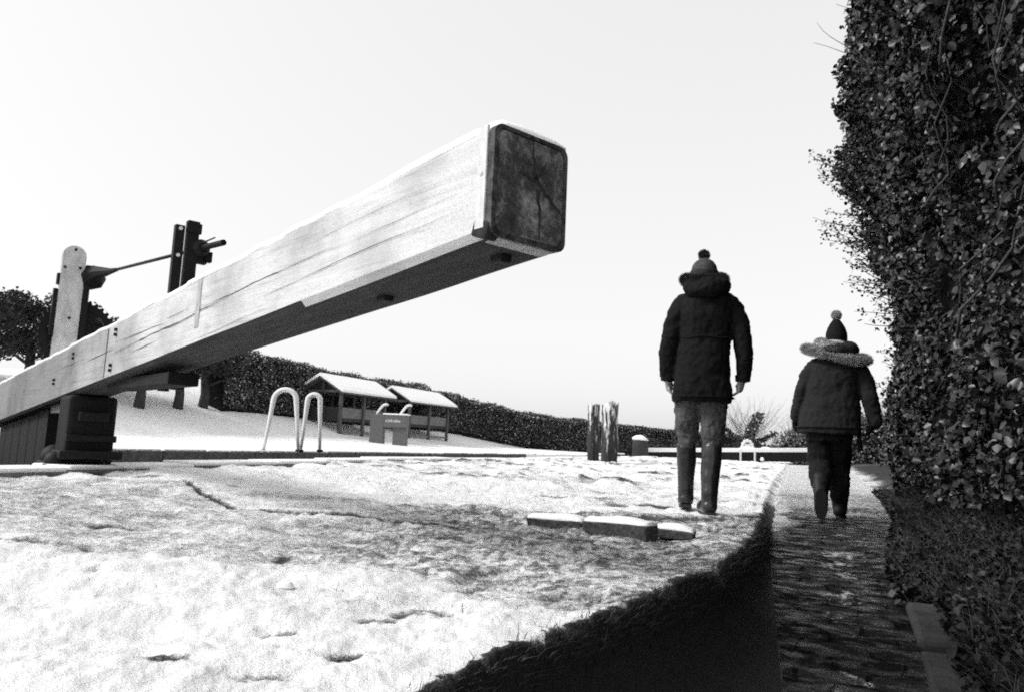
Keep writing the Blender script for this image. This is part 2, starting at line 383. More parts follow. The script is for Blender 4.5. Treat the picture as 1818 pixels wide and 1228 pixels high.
def bake(mb, name, mat, parent, voxel, smooth_it=2, disp=None, fine=None):
    """voxel-join the shapes of mb into one skin, relax it, ruffle it, and keep the result as a plain mesh"""
    o = mb.build('tmp', mat)
    r = o.modifiers.new('r', 'REMESH'); r.mode = 'VOXEL'; r.voxel_size = voxel; r.use_smooth_shade = True
    if smooth_it:
        s = o.modifiers.new('s', 'SMOOTH'); s.factor = .5; s.iterations = smooth_it
    for i, d in enumerate([disp, fine]):
        if d:
            tx = bpy.data.textures.new('ruffle', 'CLOUDS'); tx.noise_scale = d[0]; tx.noise_depth = 2
            q = o.modifiers.new('d%d' % i, 'DISPLACE'); q.texture = tx; q.strength = d[1]; q.mid_level = .5
            q.texture_coords = 'LOCAL'
    dg = bpy.context.evaluated_depsgraph_get(); dg.update()
    me = bpy.data.meshes.new_from_object(o.evaluated_get(dg)); me.name = name
    old = o.data; bpy.data.objects.remove(o); bpy.data.meshes.remove(old)
    me.materials.clear(); me.materials.append(mat)
    me.polygons.foreach_set('use_smooth', [True] * len(me.polygons))
    n = bpy.data.objects.new(name, me); COL.objects.link(n); n.parent = parent
    return n

def leaves(P, Nrm, size, rng, shape='leaf', jitter=.9):
    """leaf blades (6 corners, folded along the midrib) at P facing about Nrm; returns V, F(quads), tone"""
    n = len(P)
    d = Nrm + rng.normal(0, jitter, (n, 3)); d /= np.linalg.norm(d, axis=1)[:, None] + 1e-9
    a = rng.normal(0, 1, (n, 3)); a[:, 2] -= .6
    a -= d * (a * d).sum(1)[:, None]; a /= np.linalg.norm(a, axis=1)[:, None] + 1e-9
    b = np.cross(d, a); L = size[:, None]; W = L * rng.uniform(.32, .5, (n, 1)); fo = L * rng.uniform(.05, .2, (n, 1))
    p0 = P - a * L * .5; p3 = P + a * L * .5
    p1 = P - a * L * .18 + b * W + d * fo; p2 = P + a * L * .14 + b * W * .75 + d * fo
    p5 = P - a * L * .18 - b * W + d * fo; p4 = P + a * L * .14 - b * W * .75 + d * fo
    V = np.stack([p0, p1, p2, p3, p4, p5], 1).reshape(-1, 3)
    o = np.arange(n)[:, None] * 6
    F = np.concatenate([o + np.array([[0, 1, 2, 3]]), o + np.array([[0, 3, 4, 5]])], 0)
    return V, F, np.repeat(rng.random(n), 6)

def blades(P, H, lean, wid, rng):
    n = len(P)
    az = rng.uniform(0, 2 * math.pi, n); w = np.stack([np.cos(az), np.sin(az), 0 * az], 1) * wid[:, None]
    tip = P + lean * H[:, None]; tip[:, 2] += H
    mid = P + lean * H[:, None] * .35; mid[:, 2] += H * .6
    V = np.stack([P - w, P + w, mid + w * .7, mid - w * .7, mid - w * .7, mid + w * .7, tip + w * .1, tip - w * .1], 1).reshape(-1, 3)
    o = np.arange(n)[:, None] * 8
    F = np.concatenate([o + np.array([[0, 1, 2, 3]]), o + np.array([[4, 5, 6, 7]])], 0)
    return V, F, np.repeat(rng.random(n), 8)

# ------------------------------------------------------------------ camera
f_px, W_px = 1350.0, 1818.0
pitch, roll = R(7.3), R(2.5)
Fv = Vector((0, math.cos(pitch), math.sin(pitch))); R0 = Vector((1, 0, 0)); U0 = Vector((0, -math.sin(pitch), math.cos(pitch)))
Rv = R0 * math.cos(roll) + U0 * math.sin(roll); Uv = -R0 * math.sin(roll) + U0 * math.cos(roll)
cam = bpy.data.cameras.new('camera'); co = bpy.data.objects.new('camera', cam); COL.objects.link(co)
mw = Matrix((Rv, Uv, -Fv)).transposed().to_4x4(); mw.translation = (0, 0, .45); co.matrix_world = mw
cam.sensor_width = 36; cam.lens = 36 * f_px / W_px; cam.clip_end = 3000; cam.clip_start = .02
SC.camera = co

# ------------------------------------------------------------------ light
SUN_DIR = Vector((-.96, -.20, 0)).normalized(); SUN_EL = R(40)
sd = Vector((SUN_DIR.x * math.cos(SUN_EL), SUN_DIR.y * math.cos(SUN_EL), math.sin(SUN_EL)))
sl = bpy.data.lights.new('sun', 'SUN'); sl.energy = 1.1; sl.angle = R(15); so = bpy.data.objects.new('sun', sl); COL.objects.link(so)
so.rotation_euler = (-sd).to_track_quat('-Z', 'Y').to_euler(); so.location = sd * 30
w = bpy.data.worlds.new('World'); SC.world = w; w.use_nodes = True
nt = w.node_tree; bg = nt.nodes['Background']
sky = nt.nodes.new('ShaderNodeTexSky'); sky.sky_type = 'NISHITA'; sky.sun_disc = False
sky.sun_elevation = SUN_EL; sky.sun_rotation = math.atan2(SUN_DIR.x, SUN_DIR.y); sky.air_density = 1.0; sky.dust_density = 4.0; sky.ozone_density = 1.0
bw = nt.nodes.new('ShaderNodeRGBToBW'); nt.links.new(sky.outputs['Color'], bw.inputs['Color']); flat = math_n(nt, 'POWER', bw.outputs[0], .2); nt.links.new(math_n(nt, 'MULTIPLY', flat, 2.93), bg.inputs['Color'])   # thin bright overcast: an even sky
bg.inputs['Strength'].default_value = .1
SC.view_settings.view_transform = 'Standard'; SC.view_settings.look = 'None'; SC.view_settings.gamma = 1; SC.view_settings.exposure = 1.42
SC.render.engine = 'CYCLES'; SC.cycles.use_denoising = False; SC.cycles.filter_width = 1.9; SC.cycles.max_bounces = 6; SC.cycles.use_adaptive_sampling = True; SC.cycles.adaptive_threshold = .04

# ================================================================== GROUND
th = np.unique(np.concatenate([np.linspace(-88, -40, 60), np.linspace(-40, 40, 760), np.linspace(40, 88, 60)]))
rr = np.concatenate([np.geomspace(.25, 60, 640), np.geomspace(62, 1500, 40)])
TH, RR = np.meshgrid(np.radians(th), rr)
X = RR * np.sin(TH); Y = RR * np.cos(TH) - .15
S, T = ST(X, Y); Zm = ground_z(X, Y)
te, tl, tr = edge_t(S), path_left(S), path_right(S)
onlock = (T < te) & (T > CH_B); near = np.exp(-(RR / 14) ** 2)
# snow lumps, tussocks
lump = fbm(X * 5, Y * 5, 5, 3) - .5; mid = fbm(X * 1.3, Y * 1.3, 3, 9) - .5; finen = fbm(X * 22, Y * 22, 3, 21) - .5
amp = np.where(T < tl, 1.0, np.where(T < tr, .25, .9))
onbank = sstep(-.16, .0, T - te) * (T < tl) * np.interp(S, [5, 6.5], [1, .3]); amp = amp * (1 - .85 * onbank) * np.where(T < CH_A, .5, 1)
disp = (lump * .055 + mid * .05 + finen * .018 * near) * amp
tuss = np.clip(fbm(X * 2.6, Y * 2.6, 3, 31) - .52, 0, 1) * sstep(5.2, 7, S) * (T < te - .1) * (T > CH_B + .3)
disp = disp + tuss * .16
# how much snow lies where
band_near = np.interp(X, [-3, -1, .3, 1.2], [2.9, 2.6, 2.15, 2.3]) + (fbm(X * 2, Y * 2, 3, 5) - .5) * .7
band_far = np.interp(X, [-4, -1.5, .5, 2], [5.6, 5.0, 5.2, 5.6]) + (fbm(X * 1.5, Y * 1.5, 3, 6) - .5) * .8
gr_ = sstep(.45, .6, fbm(X * 30, Y * 30, 3, 15)) * sstep(-1.2, -.2, X)
slush = sstep(-.25, .25, Y - band_near) * (1 - sstep(-.3, .3, Y - band_far))
cover = 1.04 - (.43 - .08 * sstep(0, -1.5, X)) * slush - .22 * gr_ * slush + (fbm(X * .9, Y * 2.2, 4, 41) - .5) * .35
cover -= sstep(.5, .62, fbm(X * 1.1, Y * 2.5, 4, 51)) * .33 * sstep(5.2, 6.2, S)
cover -= np.clip(tuss * 2.0, 0, .45) * sstep(.45, .6, fbm(X * 9, Y * 9, 2, 8))
# prints and bare hollows in the near snow
for hx, hy, ra, rb, dp in [(-.70, 1.60, .045, .04, .018), (-.65, 1.58, .04, .03, .014), (-.475, 1.48, .035, .034, .022), (-.415, 1.50, .026, .034, .020), (-.335, 1.65, .032, .036, .018), (-.29, 1.69, .034, .022, .016), (-.50, 1.85, .042, .022, .014),
                           (-.31, 2.02, .05, .026, .012), (-.24, 2.10, .05, .026, .012), (-.20, 2.16, .05, .026, .012), (-.15, 1.90, .045, .03, .014), (-.79, 1.41, .035, .018, .012), (-1.25, 2.41, .022, .03, .02), (-.81, 2.9, .02, .03, .015), (.1, 2.0, .05, .02, .01)]:
    d2 = ((X - hx) / (ra * 1.25)) ** 2 + ((Y - hy) / (rb * 1.25)) ** 2 + lump * 2.2 + finen * 1.5
    g = np.exp(-np.clip(d2, 0, 50)); disp -= g * dp * .45; cover -= g * .62
# the sunken stone joint across the lockside
J = [(-2.19, 5.3), (-1.75, 4.5), (-1.45, 4.2), (-1.25, 4.15), (-.87, 4.06), (-.42, 4.0), (-.1, 4.0)]
for (ax, ay), (bx, by) in zip(J[:-1], J[1:]):
    ux, uy = bx - ax, by - ay; L2 = ux * ux + uy * uy
    k = np.clip(((X - ax) * ux + (Y - ay) * uy) / L2, 0, 1); dd = np.hypot(X - ax - k * ux, Y - ay - k * uy) + (finen * .03)
    g = np.exp(-(dd / .017) ** 2); disp -= g * .03; cover -= g * .9
for hx, hy, ra, rb in [(-2.02, 5.25, .22, .07), (-3.35, 5.42, .55, .10), (-2.7, 5.55, .45, .08), (-1.68, 3.33, .13, .03), (-2.3, 5.8, .5, .05), (-1.75, 2.75, .3, .03), (-1.1, 5.5, .25, .05), (.45, 5.2, .25, .05), (.9, 4.95, .3, .06), (1.0, 5.9, .3, .12), (.6, 6.4, .4, .08)]:
    d2 = ((X - hx) / ra) ** 2 + ((Y - hy) / rb) ** 2 + lump * 3; g = np.exp(-np.clip(d2, 0, 50)); cover -= g * .7; disp -= g * .015
# far bank is whiter; the slope to the path is bare, blackened with painted shade
cover = np.where(T < CH_B, 1.3 + (fbm(X * .8, Y * .8, 3, 61) - .5) * .5, cover)
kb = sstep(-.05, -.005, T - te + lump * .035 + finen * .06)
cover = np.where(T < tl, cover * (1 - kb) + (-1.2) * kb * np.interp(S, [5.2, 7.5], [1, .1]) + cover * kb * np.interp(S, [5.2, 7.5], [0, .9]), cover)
edgec = .95 - np.abs(T - tl) / .22 + (fbm(X * 5, Y * 5, 3, 93) - .5) * 1.1
pathc = np.interp(S, [3, 4.4, 5.0, 6.5, 8, 12], [.04, .09, .19, .32, .56, .85]) + (fbm(X * 2.2, Y * 2.2, 3, 71) - .5) * .4 + np.exp(-((T - .12) / .1) ** 2) * sstep(.50, .72, fbm(S * 13 + T * 5, T * 5, 4, 91)) * .40 * (S < 5.5)
pathc = np.where(S > 5.0, np.maximum(pathc, edgec * sstep(5.0, 6.0, S)), pathc)
cover = np.where((T >= tl) & (T <= tr), pathc, cover)
vergec = np.interp(S, [4.5, 6.4, 7.2, 9, 12], [-.25, .05, .62, .75, .6]) - np.interp(T - tr, [.1, .55], [0, .75]) + (fbm(X * 1.7, Y * 1.7, 3, 81) - .5) * .5
cover = np.where(T > tr, vergec, cover)
disp = np.where((T > tr), disp * np.interp(T - tr, [0, .3], [.4, 1.6]), disp)
Z = Zm + disp
nr, ncol = X.shape
idx = np.arange(nr * ncol).reshape(nr, ncol)
Fq = np.stack([idx[:-1, :-1], idx[:-1, 1:], idx[1:, 1:], idx[1:, :-1]], -1).reshape(-1, 4)
Sc = S.ravel()[Fq].mean(1); Tc = T.ravel()[Fq].mean(1)
chamber = (Tc > CH_A) & (Tc < CH_B) & (Sc > CH_S0 - 60) & (Sc < CH_S1 + 60)
onpath = (Tc >= path_left(Sc)) & (Tc <= path_right(Sc)) & (Sc < 30)
verge = (Tc > path_right(Sc)) & (Sc < 30)
V = np.stack([X, Y, Z], -1).reshape(-1, 3); UV = np.stack([S, T], -1).reshape(-1, 2)
def sheet(name, mask, mat, kind='structure'):
    F = Fq[mask]; u, inv = np.unique(F.ravel(), return_inverse=True)
    o = np_mesh(name, V[u], inv.reshape(-1, 4), mat, attrs={'cover': cover.ravel()[u]}, smooth=True, uv=UV[u])
    o['kind'] = kind; return o
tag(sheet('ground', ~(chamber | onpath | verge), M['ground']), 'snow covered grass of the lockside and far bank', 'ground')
tag(sheet('path', onpath, M['path']), 'dark wet brick towpath beside the hedge', 'path')
tag(sheet('verge', verge, M['verge']), 'dark leafy verge between the towpath and the ivy hedge', 'verge')
# behind the camera
mb = MB(); mb.add([(-60, -60, -.45), (60, -60, -.45), (60, .05, -.45), (-60, .05, -.45)], [(0, 1, 2, 3)])
bk = mb.build('field', M['snow']); tag(bk, kind='structure')

# water in the chamber
x0, y0 = XY(-40, CH_A - .3); x1, y1 = XY(-40, CH_B + .3); x2, y2 = XY(80, CH_B + .3); x3, y3 = XY(80, CH_A - .3)
mb = MB(); mb.add([(x0, y0, -1.3), (x1, y1, -1.3), (x2, y2, -1.3), (x3, y3, -1.3)], [(0, 1, 2, 3)])
tag(mb.build('water', M['water']), kind='structure')

AX = math.atan2(.93, .37)      # heading of the lock
def lock_frame(s, t, z=0): x, y = XY(s, t); return (x, y, z)
# lock walls with stone copings
for nm, tt, sgn, lab in (('lock_wall', CH_B, 1, 'near brick wall of the lock with a snowy coping along the lockside'), ('lock_wall', CH_A, -1, 'far brick wall of the lock showing as a dark strip below the white hoops')):
    root = empty(nm, lock_frame(3, tt), AX, lab, 'lock wall')
    nb = 26; L = 22.8; rnd = random.Random(3)
    wl = MB(); wl.box((L / 2 - 1, -sgn * .28 if False else -.0, -1.0), (L, .01, 2.0)); 
    wl = MB(); wl.box((10.4, sgn * -.22, -.95), (24.8, .4, 2.0)); wl.build('brick_face', M['brick'], root)
    cp = MB(); sn = MB(); xx = -2.0
    while xx < 22.5:
        ll = rnd.uniform(.8, 1.25)
        wx, wy = XY(3 + xx + ll / 2, tt); zz = (.1 if sgn < 0 else GZ(*XY(3 + xx + ll / 2, tt + .1))) - .0 + rnd.uniform(-.006, .006)
        cp.box((xx + ll / 2, sgn * -.2, zz - .09), (ll - .012, .44, .17)); sn.box((xx + ll / 2, sgn * -.2 + rnd.uniform(-.01, .01), zz + .012), (ll - rnd.uniform(0, .05), .40, .035)); xx += ll
    cp.build('coping', M['coping'], root, bevel=.015); sn.build('snow_cap', M['snow'], root, bevel=.015)

# ================================================================== LOCK GATE with its balance beam (local x: heel -> free end, y: away from viewer)
L0, BW, BH, TAP = 4.95, .28, .316, .015
az, slp = R(40.9), R(3.5)
dv = Vector((-math.sin(az), math.cos(az), 0)); rv = Vector((math.cos(az), math.sin(az), 0))
PE = Vector((-.073, 2.0, 0)) + rv * BW / 2
heel = PE + dv * L0; hz = GZ(heel.x, heel.y) - .02
gate = empty('lock_gate', (heel.x, heel.y, hz), math.atan2(-dv.y, -dv.x),
             'near lock gate with huge pale balance beam jutting over the snow, dark squared end', 'lock gate')
zE = 1.009 - hz
def bz(x): return zE - (L0 - x) * math.tan(slp) - TAP * (L0 - x) * .5
def bh(x): return BH + TAP * (L0 - x)
# the beam itself: chamfered section swept along x, slightly uneven like hewn oak
mb = MB(); xs = np.concatenate([np.linspace(-4.2, L0 - .045, 60)])
rings = []
for i, x in enumerate(xs):
    b, h, yl, yr = bz(x), bh(x), -BW / 2, BW / 2
    u = lambda k: (float(vnoise(x * 2.1, k * 7.7, 5)) - .5) * .006
    c, ct = .022, .02
    rings.append([(x, yl + c, b + u(1)), (x, yr - c, b + u(2)), (x, yr + u(3), b + c), (x, yr + u(3), b + h - ct), (x, yr - ct, b + h + u(4)),
                  (x, yl + ct, b + h + u(5)), (x, yl + u(6), b + h - ct), (x, yl + u(7), b + h * .5), (x, yl + u(8), b + c)])
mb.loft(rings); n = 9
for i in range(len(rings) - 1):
    mb.mi[i * n + 0] = 1                                   # damp underside, its shade painted in
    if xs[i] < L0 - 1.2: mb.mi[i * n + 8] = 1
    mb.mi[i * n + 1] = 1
M['check'] = simple('dark_check_mat', .01, .03, 20, .9, bmp=0)
rnd = random.Random(9)
def check(x0, x1, k0, k1, wmax, seed):                     # a drying crack in the side of the beam, k = height fraction
    m = max(6, int((x1 - x0) / .03)); top = []; bot = []
    for i in range(m + 1):
        t = i / m; x = x0 + (x1 - x0) * t; z = bz(x) + bh(x) * (k0 + (k1 - k0) * t) + (float(fbm(x * 2.1, seed, 4, seed)) - .5) * .022
        wv = wmax * math.sin(math.pi * min(max(t, .02), .98)) * (.25 + .9 * float(vnoise(x * 9, seed * 3.3, 2)))
        top.append((x, -BW / 2 - .0035, z + wv)); bot.append((x, -BW / 2 - .0035, z - wv))
    o = len(mb.v); mb.v += top + bot
    for i in range(m): mb.f.append((o + i, o + i + 1, o + m + 2 + i, o + m + 1 + i)); mb.mi.append(2)
check(1.0, 3.2, .42, .52, .004, 3); check(2.55, 4.1, .50, .55, .003, 5); check(1.3, 2.2, .60, .56, .004, 8); check(2.2, 2.55, .62, .60, .003, 11)
check(3.3, 4.85, .30, .34, .0016, 14); check(3.9, 4.7, .68, .70, .0014, 17); check(.3, 1.2, .5, .52, .003, 21); check(4.2, 4.8, .48, .5, .0012, 25); check(-.8, .4, .62, .6, .002, 31)
check(2.6, 3.6, .12, .14, .0016, 35); check(1.5, 2.1, .30, .33, .002, 37)
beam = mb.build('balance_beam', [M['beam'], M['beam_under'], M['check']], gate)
# squared-off end board with rounded corners
def rrect(x, y0, y1, z0, z1, r, m=6):
    out = []
    for cy, cz, a0 in ((y1 - r, z1 - r, 0), (y0 + r, z1 - r, 90), (y0 + r, z0 + r, 180), (y1 - r, z0 + r, 270)):
        for k in range(m + 1):
            a = R(a0 + 90 * k / m); out.append((x, cy + r * math.cos(a), cz + r * math.sin(a)))
    return out
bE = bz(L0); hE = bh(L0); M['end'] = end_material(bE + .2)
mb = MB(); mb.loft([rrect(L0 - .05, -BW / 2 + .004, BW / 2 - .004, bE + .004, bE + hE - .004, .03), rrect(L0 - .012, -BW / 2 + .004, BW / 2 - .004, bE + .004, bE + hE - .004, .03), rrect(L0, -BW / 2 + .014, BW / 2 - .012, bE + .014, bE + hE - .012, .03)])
# radial shakes in the end grain
for (ya, za, yb, zb) in ((.02, .19, .0, .31), (.02, .19, .13, .11), (.03, .17, .045, .02), (.02, .19, -.05, .2), (.02, .19, .06, .25)):
    m = 8; top = []; bot = []
    for i in range(m + 1):
        t = i / m; yy = ya + (yb - ya) * t + (rnd.random() - .5) * .008; zz = bE + za + (zb - za) * t + (rnd.random() - .5) * .008; wv = .0065 * (1 - t) + .0012
        px, pz = -(zb - za), (yb - ya); q = math.hypot(px, pz); px /= q; pz /= q
        top.append((L0 + .0012, yy + px * wv, zz + pz * wv)); bot.append((L0 + .0012, yy - px * wv, zz - pz * wv))
    o = len(mb.v); mb.v += top + bot
    for i in range(m): mb.f.append((o + i, o + i + 1, o + m + 2 + i, o + m + 1 + i)); mb.mi.append(1)
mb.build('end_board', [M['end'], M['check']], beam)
mb = MB(); mb.box((L0 - .042, -BW / 2 - .003, bE + hE * .53), (.038, .008, hE * .93)); mb.ball((L0 - .042, -BW / 2 - .008, bE + hE * .56), (.008, .004, .008), 10, 6)
mb.build('end_strap', M['lime'], beam, bevel=.002)
mb = MB()                                                                    # iron rim round the end
o1 = rrect(L0 + .004, -BW / 2 - .002, BW / 2 + .002, bE - .002, bE + hE + .002, .032); o2 = rrect(L0 - .022, -BW / 2 - .002, BW / 2 + .002, bE - .002, bE + hE + .002, .032)
i1 = rrect(L0 + .004, -BW / 2 + .014, BW / 2 - .010, bE + .012, bE + hE - .010, .026); i2 = rrect(L0 - .022, -BW / 2 + .014, BW / 2 - .010, bE + .012, bE + hE - .010, .026)
k = len(o1); mb.add(o1 + o2 + i1 + i2, [(a, (a + 1) % k, (a + 1) % k + k, a + k) for a in range(k)] + [(a, (a + 1) % k, (a + 1) % k + 2 * k, a + 2 * k) for a in range(k)] + [(a + 2 * k, (a + 1) % k + 2 * k, (a + 1) % k + 3 * k, a + 3 * k) for a in range(k)])
mb_ = MB(); mb_.box((L0 - .035, .0, bE - .004), (.06, BW - .075, .007)); mb_.build('end_strap', M['galv'], beam, bevel=.002)
M['rim'] = simple('tarry_rim_mat', .006, .10, 30, .6, bmp=.6, bd=.004, contrast=(.38, .72))
mb.build('end_rim', M['rim'], beam)
mb = MB(); mb.box((L0 - .04, -BW / 2 + .016, bE + .02), (.07, .045, .05), Matrix.Rotation(R(18), 3, 'Y')); mb.build('corner_block', M['check'], beam, bevel=.008)
for lx, ly, lz in ((.14, .02, .018), (.78, .02, .03)):
    mb = MB(); mb.box((L0 - lx, ly, bz(L0 - lx) - .006), (.05, .045, .03)); mb.build('underside_lug', M['iron'], beam, bevel=.006)
mb = MB(); mb.box((1.45, .01, bz(1.45) - .04), (1.3, .17, .07)); mb.build('packing_timber', M['black_wood'], beam, bevel=.008)
# snow lying along the top
mb = MB(); rings = []
for x in np.concatenate([np.linspace(-4.2, L0 - .06, 150), [L0 - .03, L0 - .012, L0 + .002]]):
    t = bz(x) + bh(x); e = 1 if x < L0 - .05 else (.95 if x < L0 - .02 else (.6 if x < L0 else .2))
    hgt = (.026 + .02 * float(fbm(x * 3, .3, 3, 2))) * e; yl = -BW / 2 + .004 + .02 * float(vnoise(x * 6, 4, 3)); yr = BW / 2 - .006
    rings.append([(x, yl, t - .006), (x, yl + .004, t + hgt * .55), (x, yl + .03, t + hgt * .95), (x, 0, t + hgt * 1.15), (x, yr - .03, t + hgt), (x, yr, t + hgt * .5), (x, yr, t - .006)])
mb.loft(rings); mb.build('snow_cap', M['snow'], beam, smooth=True)
for x, k in ((1.18, .80), (1.14, .20), (.02, .75), (-.6, .4)):
    mb = MB()
    for dz in (-.016, .016): mb.tube([(x, -BW / 2 + .002, bz(x) + bh(x) * k + dz), (x, -BW / 2 - .016, bz(x) + bh(x) * k + dz)], .011, 8)
    mb.build('bolt', M['iron'], beam)
mb = MB(); mb.box((.98, -BW / 2 - .002, bz(.98) + bh(.98) * .5), (.012, .006, bh(.98) * .86)); mb.build('strap_band', M['rim'], beam, bevel=.002)
mb = MB(); mb.box((2.68, -BW / 2 - .001, bz(2.68) + bh(2.68) * .62), (.055, .006, bh(2.68) * .7)); mb.build('wide_band', M['stain'], beam, bevel=.002)  # thin grey band laid on the beam's side
# heel post, collar, gate leaf
mb = MB(); zt = bz(0); mb.box((0, 0, zt / 2 - .4), (.34, .33, zt + .8)); mb.build('heel_post', M['black_wood'], gate, bevel=.03)
mb = MB(); mb.box((.19, 0, .40), (.07, .2, .07)); mb.box((.19, 0, .24), (.04, .34, .05)); mb.box((.12, .0, .12), (.28, .42, .06)); mb.build('collar', M['iron'], gate, bevel=.008)
for x, y, r in ((.13, -.21, .07), (-.5, -.1, .10)):
    mb = MB(); mb.ball((x, y, .07), (r, r, r * 1.05), 16, 10); mb.tube([(x, y, -.06), (x, y, .05)], r * 1.15, 16); mb.build('anchor_knob', M['iron'], gate, smooth=True)
mb = MB()
for i in range(12): x = -1.35 - i * .22; mb.box((x, .003 * (i % 2), bz(x) / 2 - .6), (.219, .09, bz(x) + 1.2))
mb.build('gate_leaf', M['black_wood'], gate, bevel=.006)
mb = MB(); mb.box((-.62, 0, .50), (.92, .12, .15)); mb.build('top_rail', M['shelter_board'], gate, bevel=.01)
mb = MB(); mb.box((-.36, 0, .28), (.42, .12, .2)); mb.box((-.6, .02, -.3), (1.2, .12, .7)); mb.build('lower_rail', M['black_wood'], gate, bevel=.01)
# paddle gear: white post standing on the beam with rack and wheels, shaft, dark bracket on the beam's far face
wx = -1.18; ztop = 2.045 - hz
mb = MB(); prof = [(math.cos(math.pi * k / 8) * .095, math.sin(math.pi * k / 8) * .09) for k in range(9)]
ring = lambda x: [(x, .095, 1.0 - hz)] + [(x, p, ztop - .09 + q) for p, q in prof] + [(x, -.095, 1.0 - hz)]
mb.loft([ring(wx - .03), ring(wx + .03)]); post = mb.build('gear_post', M['grey_paint'], gate, bevel=.008)
for y, z in ((.0, ztop - .04), (.05, ztop - .20), (-.07, ztop - .21), (.01, ztop - .66)):
    mb = MB(); mb.tube([(wx + .03, y, z), (wx + .045, y, z)], .012, 8); mb.build('rivet', M['iron'], post)
mb = MB(); mb.box((wx, .125, ztop - .55), (.06, .045, .78)); mb.build('rack', M['iron'], gate, bevel=.004)
mb = MB(); mb.box((wx, -.115, ztop - .62), (.05, .03, .42)); mb.box((wx, -.105, ztop - .32), (.05, .02, .10)); mb.build('guide_rail', M['iron'], gate)
def gear(cx, cy, cz, r, th_, teeth):                       # toothed wheel, axle along x
    g = MB(); nn = teeth * 4; o_ = []
    for k in range(nn): a = 2 * math.pi * k / nn; rr_ = r * (1.0 if k % 4 in (0, 1) else .92); o_.append((math.cos(a) * rr_, math.sin(a) * rr_))
    inn = [(math.cos(2 * math.pi * k / nn) * r * .74, math.sin(2 * math.pi * k / nn) * r * .74) for k in range(nn)]
    vs = [(cx + h, cy + p, cz + q) for pr in (o_, inn) for h in (-th_, th_) for p, q in pr]; fs = []
    for k in range(nn):
        j = (k + 1) % nn; fs += [(k, j, nn + j, nn + k), (k, j, 2 * nn + j, 2 * nn + k), (nn + k, nn + j, 3 * nn + j, 3 * nn + k), (2 * nn + k, 2 * nn + j, 3 * nn + j, 3 * nn + k)]
    g.add(vs, fs)
    for k in range(6):
        a = 2 * math.pi * k / 6 + .15; g.bar((cx, cy, cz), (cx, cy + math.cos(a) * r * .78, cz + math.sin(a) * r * .78), r * .46, th_ * 1.5, (1, 0, 0))
    g.tube([(cx - th_ * 2, cy, cz), (cx + th_ * 2, cy, cz)], r * .42, 16)
    return g
gear(wx - .06, .10, 1.25 - hz, .33, .02, 34).build('gear_wheel', M['iron'], gate)
sA = Vector((wx - .02, .19, 1.815 - hz)); sB = Vector((1.60, .335, 1.665 - hz)); sdir = (sB - sA).normalized()
mb = MB(); mb.tube([(wx - .02, .165, 1.785 - hz), (wx, .165, 1.785 - hz), tuple(sA + Vector((.10, -.02, -.015))), tuple(sA + sdir * .25 + Vector((0, -.02, 0))), tuple(sA + sdir * .42), tuple(sA + sdir * .62)], [.115, .115, .08, .05, .028, .016], 8); mb.build('pinion', M['iron'], gate, smooth=False)
mb = MB(); mb.tube([sA, sB], .0125, 10); mb.build('drive_shaft', M['iron'], gate, smooth=True)
bx = 1.2; zb0, zb1 = .71 - hz, 1.865 - hz
mb = MB(); mb.box((bx, .172, (zb0 + zb1) / 2 - .03), (.045, .062, zb1 - zb0 - .03)); mb.build('channel', M['iron'], gate, bevel=.003)
mb = MB(); mb.box((bx, .258, (zb0 + zb1) / 2), (.055, .078, zb1 - zb0)); mb.box((bx + .02, .26, zb1 - .05), (.03, .10, .07)); br_ = mb.build('channel', M['iron'], gate, bevel=.003)
for z in (.80, bz(bx) + hz + .15): mb = MB(); mb.box((bx, .215, z - hz), (.03, .15, .06)); mb.build('spacer', M['iron'], gate)
for z in (zb1 - .07, zb1 - .255):
    mb = MB(); mb.tube([(bx + .022, .172, z), (bx + .03, .172, z)], .0125, 10); mb.build('bright_bolt', M['white_paint'], br_)
sM = sA.lerp(sB, (bx - sA.x) / (sB.x - sA.x))
mb = MB(); mb.tube([sM - sdir * .03, sM - sdir * .02, sM + sdir * .04, sM + sdir * .07], [.055, .066, .06, .035], 14); mb.box(sM + Vector((.0, .0, -.075)), (.05, .10, .06)); mb.box(sM + Vector((.0, .055, -.05)), (.05, .06, .07)); mb.bar(sM + Vector((.0, .04, .06)), sM + Vector((.0, .10, .10)), .010, .010); mb.tube([sM, sB], .02, 10)
mb.build('bearing', M['iron'], br_)

# ================================================================== far gate, its heel post
fg = empty('far_lock_gate', (4.9, 27, 0), 0, 'long snow topped balance beam of the far lock gate behind the walkers', 'lock gate')
mb = MB(); mb.bar((-.0, 0, .22), (6.3, 0, .48), .34, .34); b2 = mb.build('balance_beam', M['black_wood'], fg, bevel=.02)
mb = MB(); mb.bar((0, 0, .44), (6.3, 0, .71), .34, .15); mb.ball((4.2, 0, .66), (.2, .12, .08)); mb.ball((3.55, 0, .63), (.3, .14, .1)); mb.build('snow_cap', M['snow'], b2, bevel=.03)
mb = MB(); gx = 3.55
for k in range(7): a = math.pi * k / 6; mb.ball((gx + .18 * math.cos(a), 0, .70 + .22 * math.sin(a)), .065, 8, 6)
mb.box((gx, .02, .72), (.2, .1, .18)); mb.build('paddle_gear', M['white_paint'], fg)
for x in (3.25, 3.75):
    mb = MB(); mb.tube([(x, -.2, -.1), (x, -.2, .55)], .035, 8); mb.build('rail_post', M['grey_paint'], fg)
mb = MB(); mb.ball((4.0, -.2, .30), .07, 8, 6); mb.build('snow_clot', M['snow'], fg)
mb = MB(); mb.box((3.2, .1, -.05), (6.2, .14, .5)); mb.build('gate_leaf', M['black_wood'], fg)
bo = empty('bollard', (4.55, 26.3, .1), 0, 'round dark mooring bollard with a snow cap, left of the far beam', 'bollard')
